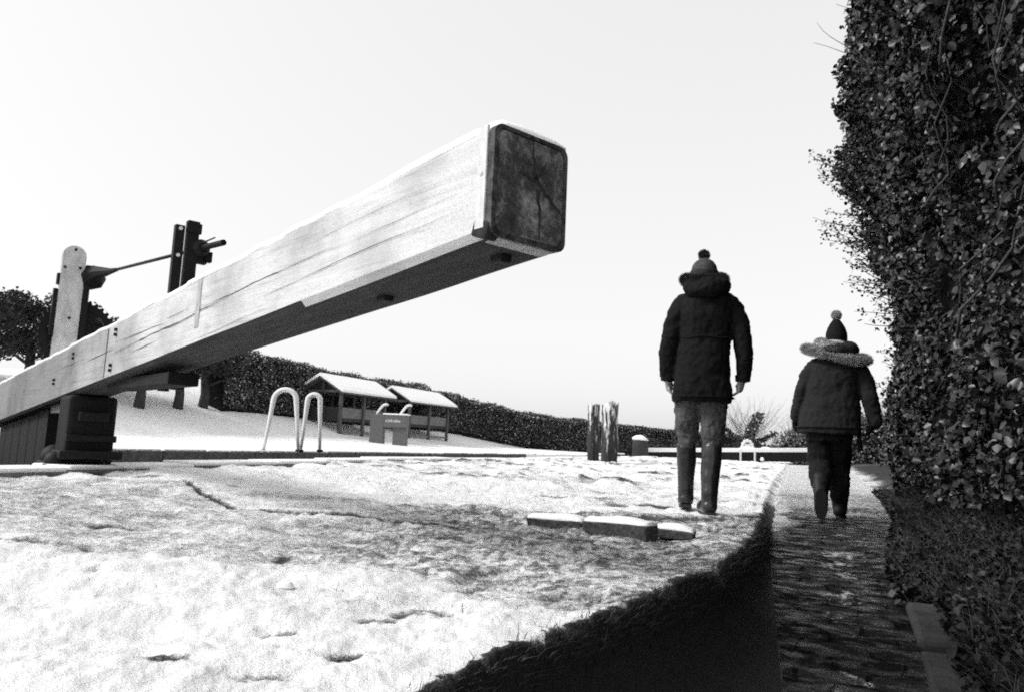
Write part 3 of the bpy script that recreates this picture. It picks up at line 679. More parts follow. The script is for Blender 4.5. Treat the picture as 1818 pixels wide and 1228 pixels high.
mb = MB(); mb.tube([(0, 0, -.2), (0, 0, .1), (0, 0, .45), (0, 0, .62), (.02, 0, .70)], [.30, .29, .27, .26, .18], 16); mb.build('shaft', M['dark_wood'], bo, smooth=True)
mb = MB(); mb.tube([(0, 0, .66), (0, 0, .70), (.02, 0, .78), (.03, 0, .84)], [.27, .29, .2, .05], 14); mb.build('snow_cap', M['snow'], bo, smooth=True)
mb = MB(); mb.box((0, 0, .03), (.6, .35, .08)); st = mb.build('flat_stone', M['stone'], None, bevel=.02); st.location = (3.55, 25.2, GZ(3.55, 25.2)); tag(st, 'small flat snowy slab between the old posts and the bollard', 'slab')
mb = MB(); mb.box((0, 0, .09), (.58, .33, .05)); mb.build('snow_cap', M['snow'], st, bevel=.02)

# two rotten posts
def rotten_post(x, y, wx, wy, h, lab, seed):
    rn = random.Random(seed); mb = MB(); rings = []
    for k in range(13):
        z = -.3 + (h + .3) * k / 12; ring = []
        for j in range(16):
            a = 2 * math.pi * j / 16 + .2; ca, sa = math.cos(a), math.sin(a); q = 1 / max(abs(ca), abs(sa)) ** .75
            f = 1 + (float(vnoise(j * .9, seed + z * 2.5, seed)) - .5) * .28
            zz = z + (float(vnoise(j * 1.7, 3.1, seed + 3)) * .12 if k == 12 else 0)
            ring.append((ca * q * wx * f, sa * q * wy * f, zz))
        rings.append(ring)
    mb.loft(rings); o = mb.build('rotten_post', M['rotten'], None, smooth=False); o.location = (x, y, GZ(x, y)); o.rotation_euler = (0, R(rn.uniform(-1, 1)), R(20))
    return tag(o, lab, 'post', 'rotten posts standing in the snow')
rotten_post(1.83, 16.4, .11, .13, 1.12, 'narrower of two rotten snow streaked posts, standing behind the wider one', 3)
rotten_post(2.07, 15.6, .15, .16, 1.14, 'wider of two rotten snow streaked posts, dark side to the right', 8)

# ladder hoops on the far coping
def hoop(p, q, h, lab):
    rt = empty('ladder_hoop', ((p[0] + q[0]) / 2, (p[1] + q[1]) / 2, (p[2] + q[2]) / 2), 0, lab, 'grab rail', 'white ladder hoops on the far coping')
    c = Vector(rt.location); a = Vector(p) - c; b = Vector(q) - c; ax = (b - a); r = ax.length / 2; mid = (a + b) / 2; u = ax.normalized()
    rr_ = r * .62; pts = [a + Vector((0, 0, -.05)), a + u * (r - rr_) * .5 + Vector((0, 0, (h - rr_) * .5))]
    for k in range(11): t = math.pi * (1 - k / 10); pts.append(mid + u * math.cos(t) * rr_ * 1.05 + Vector((0, 0, h - rr_ + math.sin(t) * rr_)))
    pts += [b - u * (r - rr_) * .5 + Vector((0, 0, (h - rr_) * .5)), b + Vector((0, 0, -.05))]
    mb = MB(); mb.tube(pts, [.028, .034] + [.05] * 11 + [.034, .028], 10); mb.build('rail', M['white_paint'], rt, smooth=True)
    for e in (a, b):
        mb = MB(); mb.tube([e + Vector((0, 0, -.03)), e + Vector((0, 0, .015))], .06, 10); mb.build('foot_plate', M['iron'], rt)
hoop((-4.70, 14.8, .12), (-4.02, 14.8, .15), 1.17, 'taller white tubular hoop, left of the pair on the far lockside')
hoop((-3.93, 14.6, .15), (-3.56, 14.6, .17), 1.06, 'shorter narrower white tubular hoop, right of the pair on the far lockside')

# ================================================================== timber shelters
def shelter(name_loc, rz, L, Wd, hp, rise, nx, lab, zoff):
    x, y = name_loc; rt = empty('open_shelter', (x, y, zoff), rz, lab, 'shelter', 'snow roofed timber shelters on the bank')
    for i in range(nx):
        for sy in (-1, 1):
            px = -L / 2 + .12 + (L - .24) * i / (nx - 1); mb = MB(); mb.box((px, sy * (Wd / 2 - .06), hp / 2 - .25), (.11, .11, hp + .5)); mb.build('post', M['shelter_wood'], rt, bevel=.006)
    for sy in (-1, 1):
        mb = MB(); mb.box((0, sy * (Wd / 2 - .06), hp - .04), (L, .07, .10)); mb.build('eaves_beam', M['shelter_wood'], rt, bevel=.004)
        mb = MB(); mb.box((0, sy * (Wd / 2 - .06), .36), (L - .1, .05, .09)); mb.build('low_rail', M['shelter_board'] if sy < 0 else M['shelter_wood'], rt, bevel=.004)
        mb = MB(); mb.box((0, sy * (Wd / 2 - .09), .80), (L - .2, .04, .10)); mb.build('dark_rail', M['dark_wood'], rt)
        mb = MB(); mb.box((0, sy * (Wd / 2 - .10), 1.06), (L - .25, .03, .38)); mb.build('side_panel', M['shelter_board'], rt)
    for sx in (-1, 1):
        mb = MB(); xx = sx * (L / 2 - .12)
        mb.add([(xx - .02, -Wd / 2, hp), (xx - .02, Wd / 2, hp), (xx - .02, 0, hp + rise), (xx + .02, -Wd / 2, hp), (xx + .02, Wd / 2, hp), (xx + .02, 0, hp + rise)], [(0, 1, 2), (5, 4, 3), (0, 3, 4, 1), (1, 4, 5, 2), (2, 5, 3, 0)])
        mb.build('gable', M['dark_wood'], rt)
        mb = MB(); mb.box((sx * (L / 2 - .1), 0, 1.0), (.03, Wd - .2, .5)); mb.build('end_panel', M['dark_wood'], rt)
        mb = MB(); mb.box((sx * (L / 2 - .02), 0, hp - .02), (.05, Wd + .1, .09)); mb.box((sx * (L / 2 - .02), 0, hp + rise * .45), (.05, .07, rise * .9)); mb.build('tie_beam', M['shelter_wood'], rt)
    mb = MB(); ov = .22; e = Wd / 2 + .22; zz = hp - .08
    k = rise * (e / (Wd / 2)); 
    for sy in (-1, 1):
        mb.add([(-L / 2 - ov, 0, hp + rise), (L / 2 + ov, 0, hp + rise), (L / 2 + ov, sy * e, hp + rise - k), (-L / 2 - ov, sy * e, hp + rise - k),
                (-L / 2 - ov, 0, hp + rise + .06), (L / 2 + ov, 0, hp + rise + .06), (L / 2 + ov, sy * e, hp + rise - k + .06), (-L / 2 - ov, sy * e, hp + rise - k + .06)],
               [(0, 1, 2, 3), (7, 6, 5, 4), (0, 4, 5, 1), (1, 5, 6, 2), (2, 6, 7, 3), (3, 7, 4, 0)])
    rf = mb.build('roof', M['shelter_wood'], rt)
    mb = MB(); m = 14
    for sy in (-1, 1):
        vs = []; fs = []
        for i in range(m + 1):
            xx = -L / 2 - ov - .02 + (L + 2 * ov + .04) * i / m
            for j in range(5):
                q = j / 4; yy = sy * (e + .03) * q; zz = hp + rise + .065 - k * q; th_ = .085 * (1 - .25 * (q > .9)) + .02 * float(vnoise(xx * 3, yy * 3, 3))
                vs.append((xx, yy, zz + th_))
            for j in range(5): q = j / 4; vs.append((xx, sy * (e + .03) * q, hp + rise + .063 - k * q))
        for i in range(m):
            for j in range(4):
                a = i * 10 + j; fs += [(a, a + 10, a + 11, a + 1), (a + 5, a + 6, a + 16, a + 15)]
            a = i * 10; fs += [(a + 4, a + 14, a + 19, a + 9)]
        for a in (0, m * 10): fs += [(a + j, a + j + 1, a + 6 + j, a + 5 + j) for j in range(4)]
        mb.add(vs, fs)
    mb.build('snow_cover', M['snow'], rf, smooth=False)
    return rt
hd = math.atan2(.908, .42)
def place_shelter(C, lab, L=3.0, Wd=1.62, hp=1.84, rise=.46):
    d = Vector((.42, .908)); g = Vector((-.908, .42)); c = Vector(C) + d * (L / 2 + .2) + g * (Wd / 2 + .2)
    return shelter((c.x, c.y), hd, L, Wd, hp, rise, 3, lab, .24)
place_shelter((-5.95, 27), 'nearer timber shelter with its dark gable end and snowy roof, left of the grey cabinet')
place_shelter((-4.12, 32), 'farther timber shelter with snowy roof, right of the grey cabinet', L=3.5)
# service cabinet with two bent pipes
cb = empty('service_cabinet', (-4.05, 26, .24), R(-6), 'grey lettered cabinet on two pillars with two bent pale pipes, between the shelters', 'cabinet')
mb = MB(); mb.box((-.40, 0, .48), (.46, .3, 1.06)); mb.box((.40, .02, .3), (.46, .3, .8)); mb.build('pillar', M['cabinet'], cb, bevel=.01)
mb = MB(); mb.box((.24, -.02, .80), (.80, .36, .42)); pn = mb.build('panel', M['cabinet'], cb, bevel=.012)
mb = MB(); xx = -.06; rnd = random.Random(2)
while xx < .46: ww = rnd.uniform(.025, .05); hh = rnd.choice([.07, .10, .07]); mb.box((xx, -.203, .80 + hh / 2 - .04), (ww, .006, hh)); xx += ww + .018
mb.build('lettering', M['letter'], pn)
mb = MB(); mb.box((.24, -.02, 1.03), (.86, .40, .05)); mb.build('snow_cap', M['snow'], pn, bevel=.02)
for px in (-.48, .34):
    mb = MB(); mb.tube([(px, 0, .95), (px + .06, 0, 1.10), (px + .18, 0, 1.27), (px + .25, 0, 1.34), (px + .33, 0, 1.36), (px + .40, 0, 1.34)], .042, 10); mb.build('bent_pipe', M['white_paint'], cb, smooth=True)

# ================================================================== low stone blocks, snow lumps
def block(x, y, rz, L, H, D, lab, snow=True, tilt=0):
    rn = random.Random(int(x * 1000)); bm = bmesh.new(); bmesh.ops.create_cube(bm, size=1)
    bmesh.ops.scale(bm, vec=(L, D, H), verts=bm.verts); bmesh.ops.subdivide_edges(bm, edges=bm.edges[:], cuts=5, use_grid_fill=True)
    for v in bm.verts:
        q = .012 * (float(fbm(v.co.x * 9 + x * 5, v.co.y * 9 + v.co.z * 13, 3, 7)) - .5) * 2
        v.co.x += q; v.co.y += q * .8; v.co.z += q * .7
    me = bpy.data.meshes.new('stone_block'); bm.to_mesh(me); bm.free(); me.materials.append(M['stone'])
    o = bpy.data.objects.new('stone_block', me); COL.objects.link(o); o.location = (x, y, GZ(x, y) + H * .42); o.rotation_euler = (0, tilt, rz)
    md = o.modifiers.new('bevel', 'BEVEL'); md.width = .008; md.segments = 2; md.limit_method = 'ANGLE'
    tag(o, lab, 'stone block', 'broken stone kerb in the slush')
    if snow:
        mb = MB(); m = 14; rings = []
        for i in range(m + 1):
            t = i / m; xx = (t - .5) * L * .98; k = math.sin(math.pi * min(max(t, .06), .94)) ** .35; hh = .026 * k * (.6 + .9 * float(fbm(xx * 9 + x, 2.2, 3, 4)))
            rings.append([(xx, D * .485 * math.cos(a) * (.95 + .06 * float(vnoise(xx * 12, a, 3))), H / 2 - .012 + (hh + .012) * max(math.sin(a), 0) ** .6) for a in [math.pi * j / 8 for j in range(9)]])
        mb.loft(rings); mb.build('snow_cap', M['snow'], o, smooth=True)
    return o
block(.29, 4.11, R(-27), .31, .062, .16, 'longer left stone of the broken kerb, grey face under a snow cap')
block(.585, 3.90, R(-31), .34, .078, .17, 'middle stone of the broken kerb with a black shaded end')
block(.88, 3.99, R(-20), .19, .042, .15, 'small half buried stone at the right end of the broken kerb', tilt=R(4))
def lump(x, y, r, h, lab):
    mb = MB(); rings = []
    for j in range(9):
        a = math.pi / 2 * j / 8
        rings.append([(math.cos(b) * r * math.cos(a) * (1 + .3 * (float(vnoise(b * 1.6 + x * 9, a * 2, 4)) - .5)), math.sin(b) * r * .7 * math.cos(a) * (1 + .3 * (float(vnoise(b * 1.6, a * 2 + x, 5)) - .5)), h * math.sin(a) - .01) for b in [2 * math.pi * k / 16 for k in range(16)]])
    mb.loft(rings); o = mb.build('snow_lump', M['snow'], None, smooth=True); o.location = (x, y, GZ(x, y) - .005); return tag(o, lab, 'snow lump', 'clods of snow')
lump(-.83, 2.42, .034, .035, 'round white clod of snow, left one of two in the slush'); lump(-.66, 2.40, .028, .022, 'flatter white clod of snow, right one of two in the slush')
lump(.42, 4.25, .09, .05, 'white heap of snow lying behind the broken kerb')

# ================================================================== grass
gv = []; 
def grass(P, H, W, lean, rng, tn=1.0): gv.append(blades(P, H, lean, W, rng)); gv[-1] = (gv[-1][0], gv[-1][1], gv[-1][2] * tn)
rng = np.random.default_rng(12)
n = 13000                                                   # long dead grass hanging over the edge above the path
s = 1.0 + 4.3 * rng.random(n) ** 1.7; t = edge_t(s) + rng.normal(0, .026, n) + .0
x, y = XY(s, t); P = np.stack([x, y, ground_z(x, y) - .012], 1)
lean = np.stack([.6 + rng.normal(0, .8, n), -.25 + rng.normal(0, .8, n), 0 * s], 1) * .9
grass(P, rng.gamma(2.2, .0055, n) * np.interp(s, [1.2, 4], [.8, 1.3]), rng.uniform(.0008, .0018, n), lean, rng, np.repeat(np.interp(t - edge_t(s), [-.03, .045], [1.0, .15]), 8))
n = 9000                                                    # bank face, blade tone lowered to match its painted shade
s = rng.uniform(1.0, 5.4, n); k = rng.random(n); t = edge_t(s) + (path_left(s) - edge_t(s)) * k * 1.05
x, y = XY(s, t); P = np.stack([x, y, ground_z(x, y) - .012], 1)
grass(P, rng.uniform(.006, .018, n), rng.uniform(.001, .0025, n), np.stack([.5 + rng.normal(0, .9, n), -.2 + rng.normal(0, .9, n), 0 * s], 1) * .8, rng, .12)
n = 60000                                                   # stubble through slush and tussocks
x = rng.uniform(-4.5, 2.6, n); y = rng.uniform(1.5, 10, n) ; s, t = ST(x, y)
q = fbm(x * 2.6, y * 2.6, 3, 31); q2 = fbm(x * 6, y * 6, 2, 8)
keep = (t < edge_t(s) - .06) & (t > CH_B + .2) & (((q > .56) & (y > 4.6) & (q2 > .45)) | ((q2 > .6) & (rng.random(n) < .22) & (y > 2)))
x, y, q = x[keep], y[keep], q[keep]; n = len(x); P = np.stack([x, y, ground_z(x, y) + np.clip(q - .52, 0, 1) * .35 * (y > 5) - .006], 1)
grass(P, rng.uniform(.004, .016, n), rng.uniform(.0006, .0016, n), rng.normal(0, .8, (n, 3)) * np.array([1, 1, 0]), rng)
o = 0; VV = []; FF = []; TT = []
for V_, F_, T_ in gv: VV.append(V_); FF.append(F_ + o); TT.append(T_); o += len(V_)
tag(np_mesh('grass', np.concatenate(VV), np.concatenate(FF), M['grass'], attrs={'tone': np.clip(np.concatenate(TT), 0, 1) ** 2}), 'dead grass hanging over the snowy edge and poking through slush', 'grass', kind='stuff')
# leaf litter and rough growth on the verge
gv = []; n = 26000; s = 1.6 + 9 * rng.random(n) ** 1.3; t = path_right(s) + np.where((s > 2.1) & (s < 3.75), .085, -.06) + rng.random(n) * .95
x, y = XY(s, t); P = np.stack([x, y, ground_z(x, y) + rng.uniform(0, .05, n)], 1)
gv.append(leaves(P, np.tile([0, 0, 1.], (n, 1)), rng.uniform(.02, .05, n), rng, jitter=.7))
V_, F_, T_ = gv[0]
tag(np_mesh('leaf_litter', V_, F_, M['litter'], attrs={'tone': T_ ** 3}), 'dead leaves and ivy scattered over the dark verge', 'leaf litter', kind='stuff')
n = 16000; s = 1.6 + 9 * rng.random(n) ** 1.3; t = path_right(s) + np.where((s > 2.1) & (s < 3.75), .15, .02) + rng.random(n) * .85
x, y = XY(s, t); P = np.stack([x, y, ground_z(x, y) - .01], 1)
V_, F_, T_ = blades(P, rng.uniform(.03, .14, n), rng.normal(0, .7, (n, 3)) * np.array([1, 1, 0]) + np.array([-.5, .1, 0]), rng.uniform(.001, .003, n), rng)
tag(np_mesh('undergrowth', V_, F_, M['grass'], attrs={'tone': T_ * .6}), 'straggling dark grass along the foot of the hedge', 'undergrowth', kind='stuff')

# pale edging stones along the right side of the path
for i, (sa, sb_) in enumerate(((2.3, 3.19), (3.21, 3.72))):
    sm = (sa + sb_) / 2; ln = sb_ - sa; px, py = XY(sm, float(path_right(sm)) + .065); mb = MB(); mb.box((0, 0, 0), (ln, .15, .10)); o = mb.build('edging_stone', M['edge'], None, bevel=.02)
    o.location = (px, py, float(path_z(sm)) - .022); o.rotation_euler = (0, -math.atan2(float(path_z(sb_) - path_z(sa)), ln), AX - .02)
    tag(o, ['long smooth edging stone in the near right corner of the path', 'short smooth edging stone just beyond the long corner one along the path'][i], 'edging stone', 'edging stones of the path')

# ================================================================== hedges and trees
def cloud(name, P, Nn, size, mat, parent, rng, jitter=.9, tonep=1.0):
    V_, F_, T_ = leaves(P, Nn, size, rng, jitter=jitter); return np_mesh(name, V_, F_, M[mat], parent, {'tone': T_ ** tonep})
rng = np.random.default_rng(77)
# --- tall ivy hedge on the right of the path
FZ = [0, .5, 1.0, 1.7, 2.4, 3.0, 3.6, 4.4, 5.2, 6.0, 7.2]
FT = [.86, .82, .80, .78, .68, .54, .42, .48, .55, .60, .62]
def face_t(z, s): return np.interp(z, FZ, FT) + .50 * (fbm(s * 1.1 + 3, z * 1.1, 4, 55) - .5) + np.interp(s, [2, 4.5], [.12, 0])
hr = empty('ivy_hedge', (*XY(5.5, 1.6), 0), 0, 'towering dark ivy hedge with glossy leaves along the right of the towpath', 'hedge')
HS0, HS1 = 1.9, 8.75
inv = Vector(hr.location)
def hl(P): return P - np.array(inv)[None, :]
ss = np.linspace(HS0, HS1 - .12, 60); zz = np.linspace(-.3, 7.2, 70); SS, ZZ = np.meshgrid(ss, zz)
tt = face_t(ZZ, SS) + .20 + .25 * (fbm(SS * 3, ZZ * 3, 3, 66) - .3)
x, y = XY(SS, tt); Vf = np.stack([x, y, ZZ], -1); xb, yb = XY(SS, tt * 0 + 3.2); Vb = np.stack([xb, yb, ZZ], -1)
na, nb_ = SS.shape; ii = np.arange(na * nb_).reshape(na, nb_)
Fa = np.stack([ii[:-1, :-1], ii[:-1, 1:], ii[1:, 1:], ii[1:, :-1]], -1).reshape(-1, 4); Fb = Fa[:, ::-1] + na * nb_
side = []
for arr in (ii[:, 0], ii[:, -1], ii[0, :], ii[-1, :]): side.append(np.stack([arr[:-1], arr[1:], arr[1:] + na * nb_, arr[:-1] + na * nb_], -1))
np_mesh('dark_core', hl(np.concatenate([Vf.reshape(-1, 3), Vb.reshape(-1, 3)])), np.concatenate([Fa, Fb] + side), M['core'], hr, smooth=True)
n = 150000; s = HS0 + (HS1 - HS0) * rng.random(n) ** 1.1; z = np.interp(s, [3, 6, 9], [.16, .14, .08]) + .35 * np.clip(fbm(s * 2.5, s * 0, 3, 5) - .3, 0, 1) + 6.4 * rng.random(n) ** .95
dep = rng.gamma(1.4, .10, n); clump = fbm(s * 4, z * 4, 3, 88); keep = rng.random(n) < sstep(.40, .58, clump) + .10
s, z, dep = s[keep], z[keep], dep[keep]; n = len(s); t = face_t(z, s) + dep + .03 - .45 * (clump[keep] - .45)
x, y = XY(s, t); Pn = np.stack([x, y, z], 1); Nn = np.tile([-.80, .05, .45], (n, 1))
sz = rng.uniform(.024, .062, n) * np.interp(s, [3, 8], [.9, 1.2])
P1, N1, Z1 = Pn, Nn, sz
n = 15000; z = .1 + 6.6 * rng.random(n); lat = rng.random(n) ** 1.2 * 1.5; s = HS1 - .1 + rng.normal(0, .10, n) + .25 * (fbm(lat * 3, z * 2.2, 3, 99) - .5)
t = face_t(z, np.full(n, HS1)) - .05 + lat; x, y = XY(s, t); P2 = np.stack([x, y, z], 1)
cloud('ivy_leaves', hl(np.concatenate([P1, P2])), np.concatenate([N1, np.tile([-.2, .7, .5], (n, 1))]), np.concatenate([Z1, rng.uniform(.04, .08, n)]), 'ivy', hr, rng, .75, 1.6)
# twigs and sprays standing out from the face against the sky
tw = MB(); sp = []; rnd = random.Random(41)
def spray(s0, z0, ln, up, nl, spread, lsz):
    t0 = float(face_t(z0, s0)) + .1; p = Vector((*XY(s0, t0), z0)) - inv; d = Vector((-.93, .37 * .6, up)).normalized(); pts = [p]
    for k in range(6): d = (d + Vector((rnd.uniform(-.18, .18), rnd.uniform(-.18, .18), rnd.uniform(-.05, .2)))).normalized(); p = p + d * ln / 6; pts.append(p)
    tw.tube(pts, [.007, .006, .005, .004, .003, .0025, .002], 5)
    for k in range(nl): i = rnd.randint(1, 5); q = pts[i].lerp(pts[i + 1], rnd.random()); sp.append((q + Vector((rnd.gauss(0, spread), rnd.gauss(0, spread), rnd.gauss(0, spread))), lsz))
for k in range(30): spray(HS1 - rnd.uniform(.0, .7), rnd.uniform(2.9, 3.75), rnd.uniform(.25, .55), rnd.uniform(.0, .8), 34, .035, .04)
for k in range(40): spray(HS1 - rnd.uniform(.0, .8), rnd.uniform(1.9, 2.9), rnd.uniform(.3, .75), rnd.uniform(-.2, .4), 34, .028, .032)
for k in range(34): spray(HS1 - rnd.uniform(.0, .6), rnd.uniform(.8, 2.0), rnd.uniform(.2, .42), rnd.uniform(-.2, .3), 26, .025, .03)
for k in range(20): spray(HS1 - rnd.uniform(.0, .6), rnd.uniform(4.2, 6.4), rnd.uniform(.2, .35), rnd.uniform(-.3, .4), 26, .05, .06)
for k in range(6): spray(HS1 - rnd.uniform(.0, .5), rnd.uniform(4.6, 6.2), rnd.uniform(.45, .7), rnd.uniform(.2, .6), 0, .05, .06)
for k in range(40): spray(rnd.uniform(2.6, 7.5), rnd.uniform(.7, 5.0), rnd.uniform(.15, .4), rnd.uniform(-.2, .6), 10, .03, .045)
tw.build('sprays', M['bark'], hr)
Ps = np.array([tuple(q) for q, _ in sp]); Sz = np.array([z for _, z in sp]) * rng.uniform(.7, 1.2, len(sp))
cloud('spray_leaves', Ps, np.tile([-.5, -.3, .5], (len(sp), 1)), Sz, 'ivy', hr, rng, .9, 1.4)
# thin bare stems slanting up through the ivy
for k in range(34):
    mb = MB(); s0 = rnd.uniform(3.0, 5.2); z0 = rnd.uniform(1.6, 5.0) if k < 26 else rnd.uniform(.6, 1.6); pts = []; ln = rnd.uniform(.5, 1.5); sl_ = rnd.uniform(.25, .9); bw_ = rnd.uniform(-.25, .25); r0_ = rnd.uniform(.003, .0085)
    for j in range(9):
        q = j / 8; sz_ = s0 - q * ln; zz_ = z0 + q * ln * sl_ + bw_ * q * (1 - q) * ln * 1.5; pts.append(Vector((*XY(sz_, float(face_t(zz_, sz_)) - .05 + .04 * math.sin(j * 1.3 + k)), zz_)) - inv)
    mb.tube(pts, [r0_ * (1 - .5 * j / 8) for j in range(9)], 6); mb.build('bare_stem', M['branch'], hr, smooth=True)

# --- clipped hedge along the far bank
HP = [(18.8, -17.5), (24, -17.6), (30, -17.7), (36, -17.4), (40, -16.2), (46.5, -13.4), (55.6, -9.4), (62, -5.5)]
HH = [1.85, 1.85, 1.9, 1.8, 1.9, 1.85, 1.75, 1.6]
hp_ = np.array([XY(a, b) for a, b in HP]); cl = np.concatenate([[0], np.cumsum(np.hypot(*np.diff(hp_, axis=0).T))])
fh = empty('clipped_hedge', (hp_[3][0], hp_[3][1], 1.0), 0, 'long clipped hedge running along the far bank behind the shelters', 'hedge'); finv = np.array(fh.location)
def hpos(l): return np.interp(l, cl, hp_[:, 0]), np.interp(l, cl, hp_[:, 1]), np.interp(l, cl, HH)
n = 62000; l = cl[-1] * rng.random(n) ** 1.25; hx, hy, hh = hpos(l); q = rng.random(n); gz_ = ground_z(hx, hy)
top = q > .72; zl = np.where(top, hh + rng.normal(0, .05, n), hh * rng.random(n) ** .9) + .42 * (fbm(l * .9, l * 0, 4, 3) - .5)
off = np.where(top, rng.uniform(-.45, .5, n), -.5 + rng.gamma(1.3, .10, n) + .28 * (fbm(l * 1.6, zl * 1.6, 3, 13) - .5))
P = np.stack([hx - off * -.93, hy - off * .37 * 1, gz_ + zl], 1); P[:, 0] = hx + off * -.93; P[:, 1] = hy + off * .37
P[:, 0] = hx - off * .93; P[:, 1] = hy + off * .37
# the lock side of the hedge faces +t, i.e. (+.93,-.37)
P[:, 0] = hx + (-off) * .93; P[:, 1] = hy - (-off) * .37
cloud('clipped_leaves', P - finv, np.where(top[:, None], np.array([[0, 0, 1.]]), np.array([[.8, -.5, .3]])), rng.uniform(.05, .10, n) * np.interp(l, [0, 45], [.85, 1.25]), 'hedge_leaf', fh, rng, .9, 1.5)
mb = MB(); rings = []
for lq in np.linspace(0, cl[-1], 70):
    a, b, h = hpos(lq); g = GZ(a, b); w1 = .30 + .12 * float(fbm(lq, 3, 2, 5))
    rings.append([(a + k * .93 - finv[0], b - k * .37 - finv[1], g + z_ - finv[2]) for k, z_ in ((w1, -.2), (w1, h * .5), (w1 - .05, h - .12), (-w1, h - .12), (-w1, -.2))])
mb.loft(rings); mb.build('dark_core', M['core'], fh)
def twigs(name, mat, parent, n, base, spread, h, rn, r=.006):
    V_ = []; F_ = []; 
    mb = MB()
    for k in range(n):
        a = rn.uniform(0, 6.28); p = Vector(base) + Vector((rn.gauss(0, spread * .3), rn.gauss(0, spread * .3), rn.uniform(0, h * .4))); d = Vector((math.cos(a) * spread, math.sin(a) * spread * .6, h * rn.uniform(.3, .9))).normalized(); pts = [p]
        for j in range(4): d = (d + Vector((rn.uniform(-.3, .3), rn.uniform(-.3, .3), rn.uniform(-.1, .3)))).normalized(); p = p + d * h * .22; pts.append(p)
        mb.tube(pts, [r * 1.6, r * 1.3, r, r * .8, r * .5], 3, cap=False)
    return mb.build(name, M[mat], parent)

# --- row of hedge trees at the left, light showing between the trunks
def hedge_tree(s, t, h, cr, seed, lab, nl=2600, trunk_h=.9):
    x, y = XY(s, t); rt = empty('hawthorn_tree', (x, y, GZ(x, y)), 0, lab, 'tree', 'trees along the far bank'); rn = random.Random(seed); rg = np.random.default_rng(seed)
    mb = MB(); mb.tube([(0, 0, -.2), (.04, 0, .4), (-.03, .05, trunk_h), (.05, 0, trunk_h + .6), (.0, 0, h * .8)], [.17, .13, .12, .09, .03], 9)
    for k in range(11):
        a = rn.uniform(0, 6.28); z0 = rn.uniform(trunk_h * .7, h * .6); ln = cr * rn.uniform(.6, 1.0); p = Vector((0, 0, z0)); pts = [p]
        for j in range(4): p = p + Vector((math.cos(a) * ln / 4 + rn.uniform(-.1, .1), math.sin(a) * ln / 4, ln / 4 * rn.uniform(.2, .8))); pts.append(p)
        mb.tube(pts, [.05, .04, .03, .02, .01], 6)
    mb.build('trunk', M['bark'], rt, smooth=True); twigs('twigs', 'bark_twig', rt, 130, (0, 0, trunk_h), cr * .9, h * .62, rn, .008)
    cs = [(rn.uniform(-1, 1) * cr, rn.uniform(-.7, .7) * cr, trunk_h + .1 + rn.random() * (h - trunk_h - .2), rn.uniform(.16, .42) * cr) for k in range(34)]
    P = []
    for cx, cy, cz, r in cs:
        m = nl // 26; u = rg.normal(0, 1, (m, 3)); u /= np.linalg.norm(u, axis=1)[:, None]; P.append(np.array([cx, cy, cz]) + u * r * rg.random((m, 1)) ** .5 * np.array([1, 1, .7]))
    P = np.concatenate(P); P[:, 2] = np.minimum(P[:, 2], h + rg.normal(0, .06, len(P)))
    cloud('crown', P, rg.normal(0, 1, P.shape), rg.uniform(.045, .10, len(P)), 'tree_leaf', rt, rg, .6, 1.6)
hedge_tree(12.6, -19.4, 2.3, 1.25, 1, 'bushy dark tree cut off by the left edge of the picture', 5000, .55)
hedge_tree(14.2, -19.6, 2.3, 1.3, 2, 'bushy dark tree on a leaning trunk just left of the white gear post', 6500, .55)
hedge_tree(15.8, -19.4, 2.0, 1.1, 3, 'dark tree standing behind the white gear post', 5000, .45)
hedge_tree(16.0, -17.5, 2.0, 1.0, 6, 'small dark tree half hidden by the beam near its heel', 2600, .7)
hedge_tree(17.3, -17.4, 2.0, .9, 4, 'thin dark tree under the beam with pale gaps round its trunk', 1700, .9)
hedge_tree(18.4, -17.5, 2.1, .9, 5, 'dark tree at the left end of the clipped hedge', 2200, .9)

# --- ivy clad pollard and frosted bushes beyond the far gate
pt = empty('ivy_tree', (17.3, 55, .1), 0, 'ivy covered pollard trunk with bare twigs, between the two walkers', 'tree')
mb = MB(); mb.tube([(0, 0, -.5), (.1, 0, .8), (.0, 0, 1.6), (.3, 0, 2.6), (.7, 0, 3.4)], [.35, .3, .28, .24, .1], 8)
for a_ in ([(0, 0, .8), (-.9, 0, 1.4), (-1.9, .1, 2.3)], [(0, 0, .9), (.8, 0, 1.3), (1.9, 0, 1.9)]): mb.tube(a_, [.16, .11, .05], 7)
mb.build('trunk', M['bark'], pt, smooth=True)
rg = np.random.default_rng(5); n = 2600; k = rg.random(n); P = np.stack([np.interp(k, [0, .5, 1], [.05, 0, .75]) + rg.normal(0, .30, n) * (1 - .5 * k), rg.normal(0, .3, n), k * 3.5 - .2], 1)
k2 = rg.random(500); Pb = np.stack([-1.9 * k2 + rg.normal(0, .07, 500), rg.normal(0, .1, 500), .8 + 1.5 * k2 + rg.normal(0, .08, 500)], 1); Pc = np.stack([1.9 * k2 + rg.normal(0, .07, 500), rg.normal(0, .1, 500), .9 + 1.0 * k2 + rg.normal(0, .1, 500)], 1)
P = np.concatenate([P, Pb, Pc]); cloud('ivy', P, rg.normal(0, 1, P.shape), rg.uniform(.1, .2, len(P)), 'hedge_leaf', pt, rg, .6, 1.5)
twigs('bare_twigs', 'twig', pt, 150, (0, 0, 1.2), 2.2, 3.0, random.Random(3), .006)
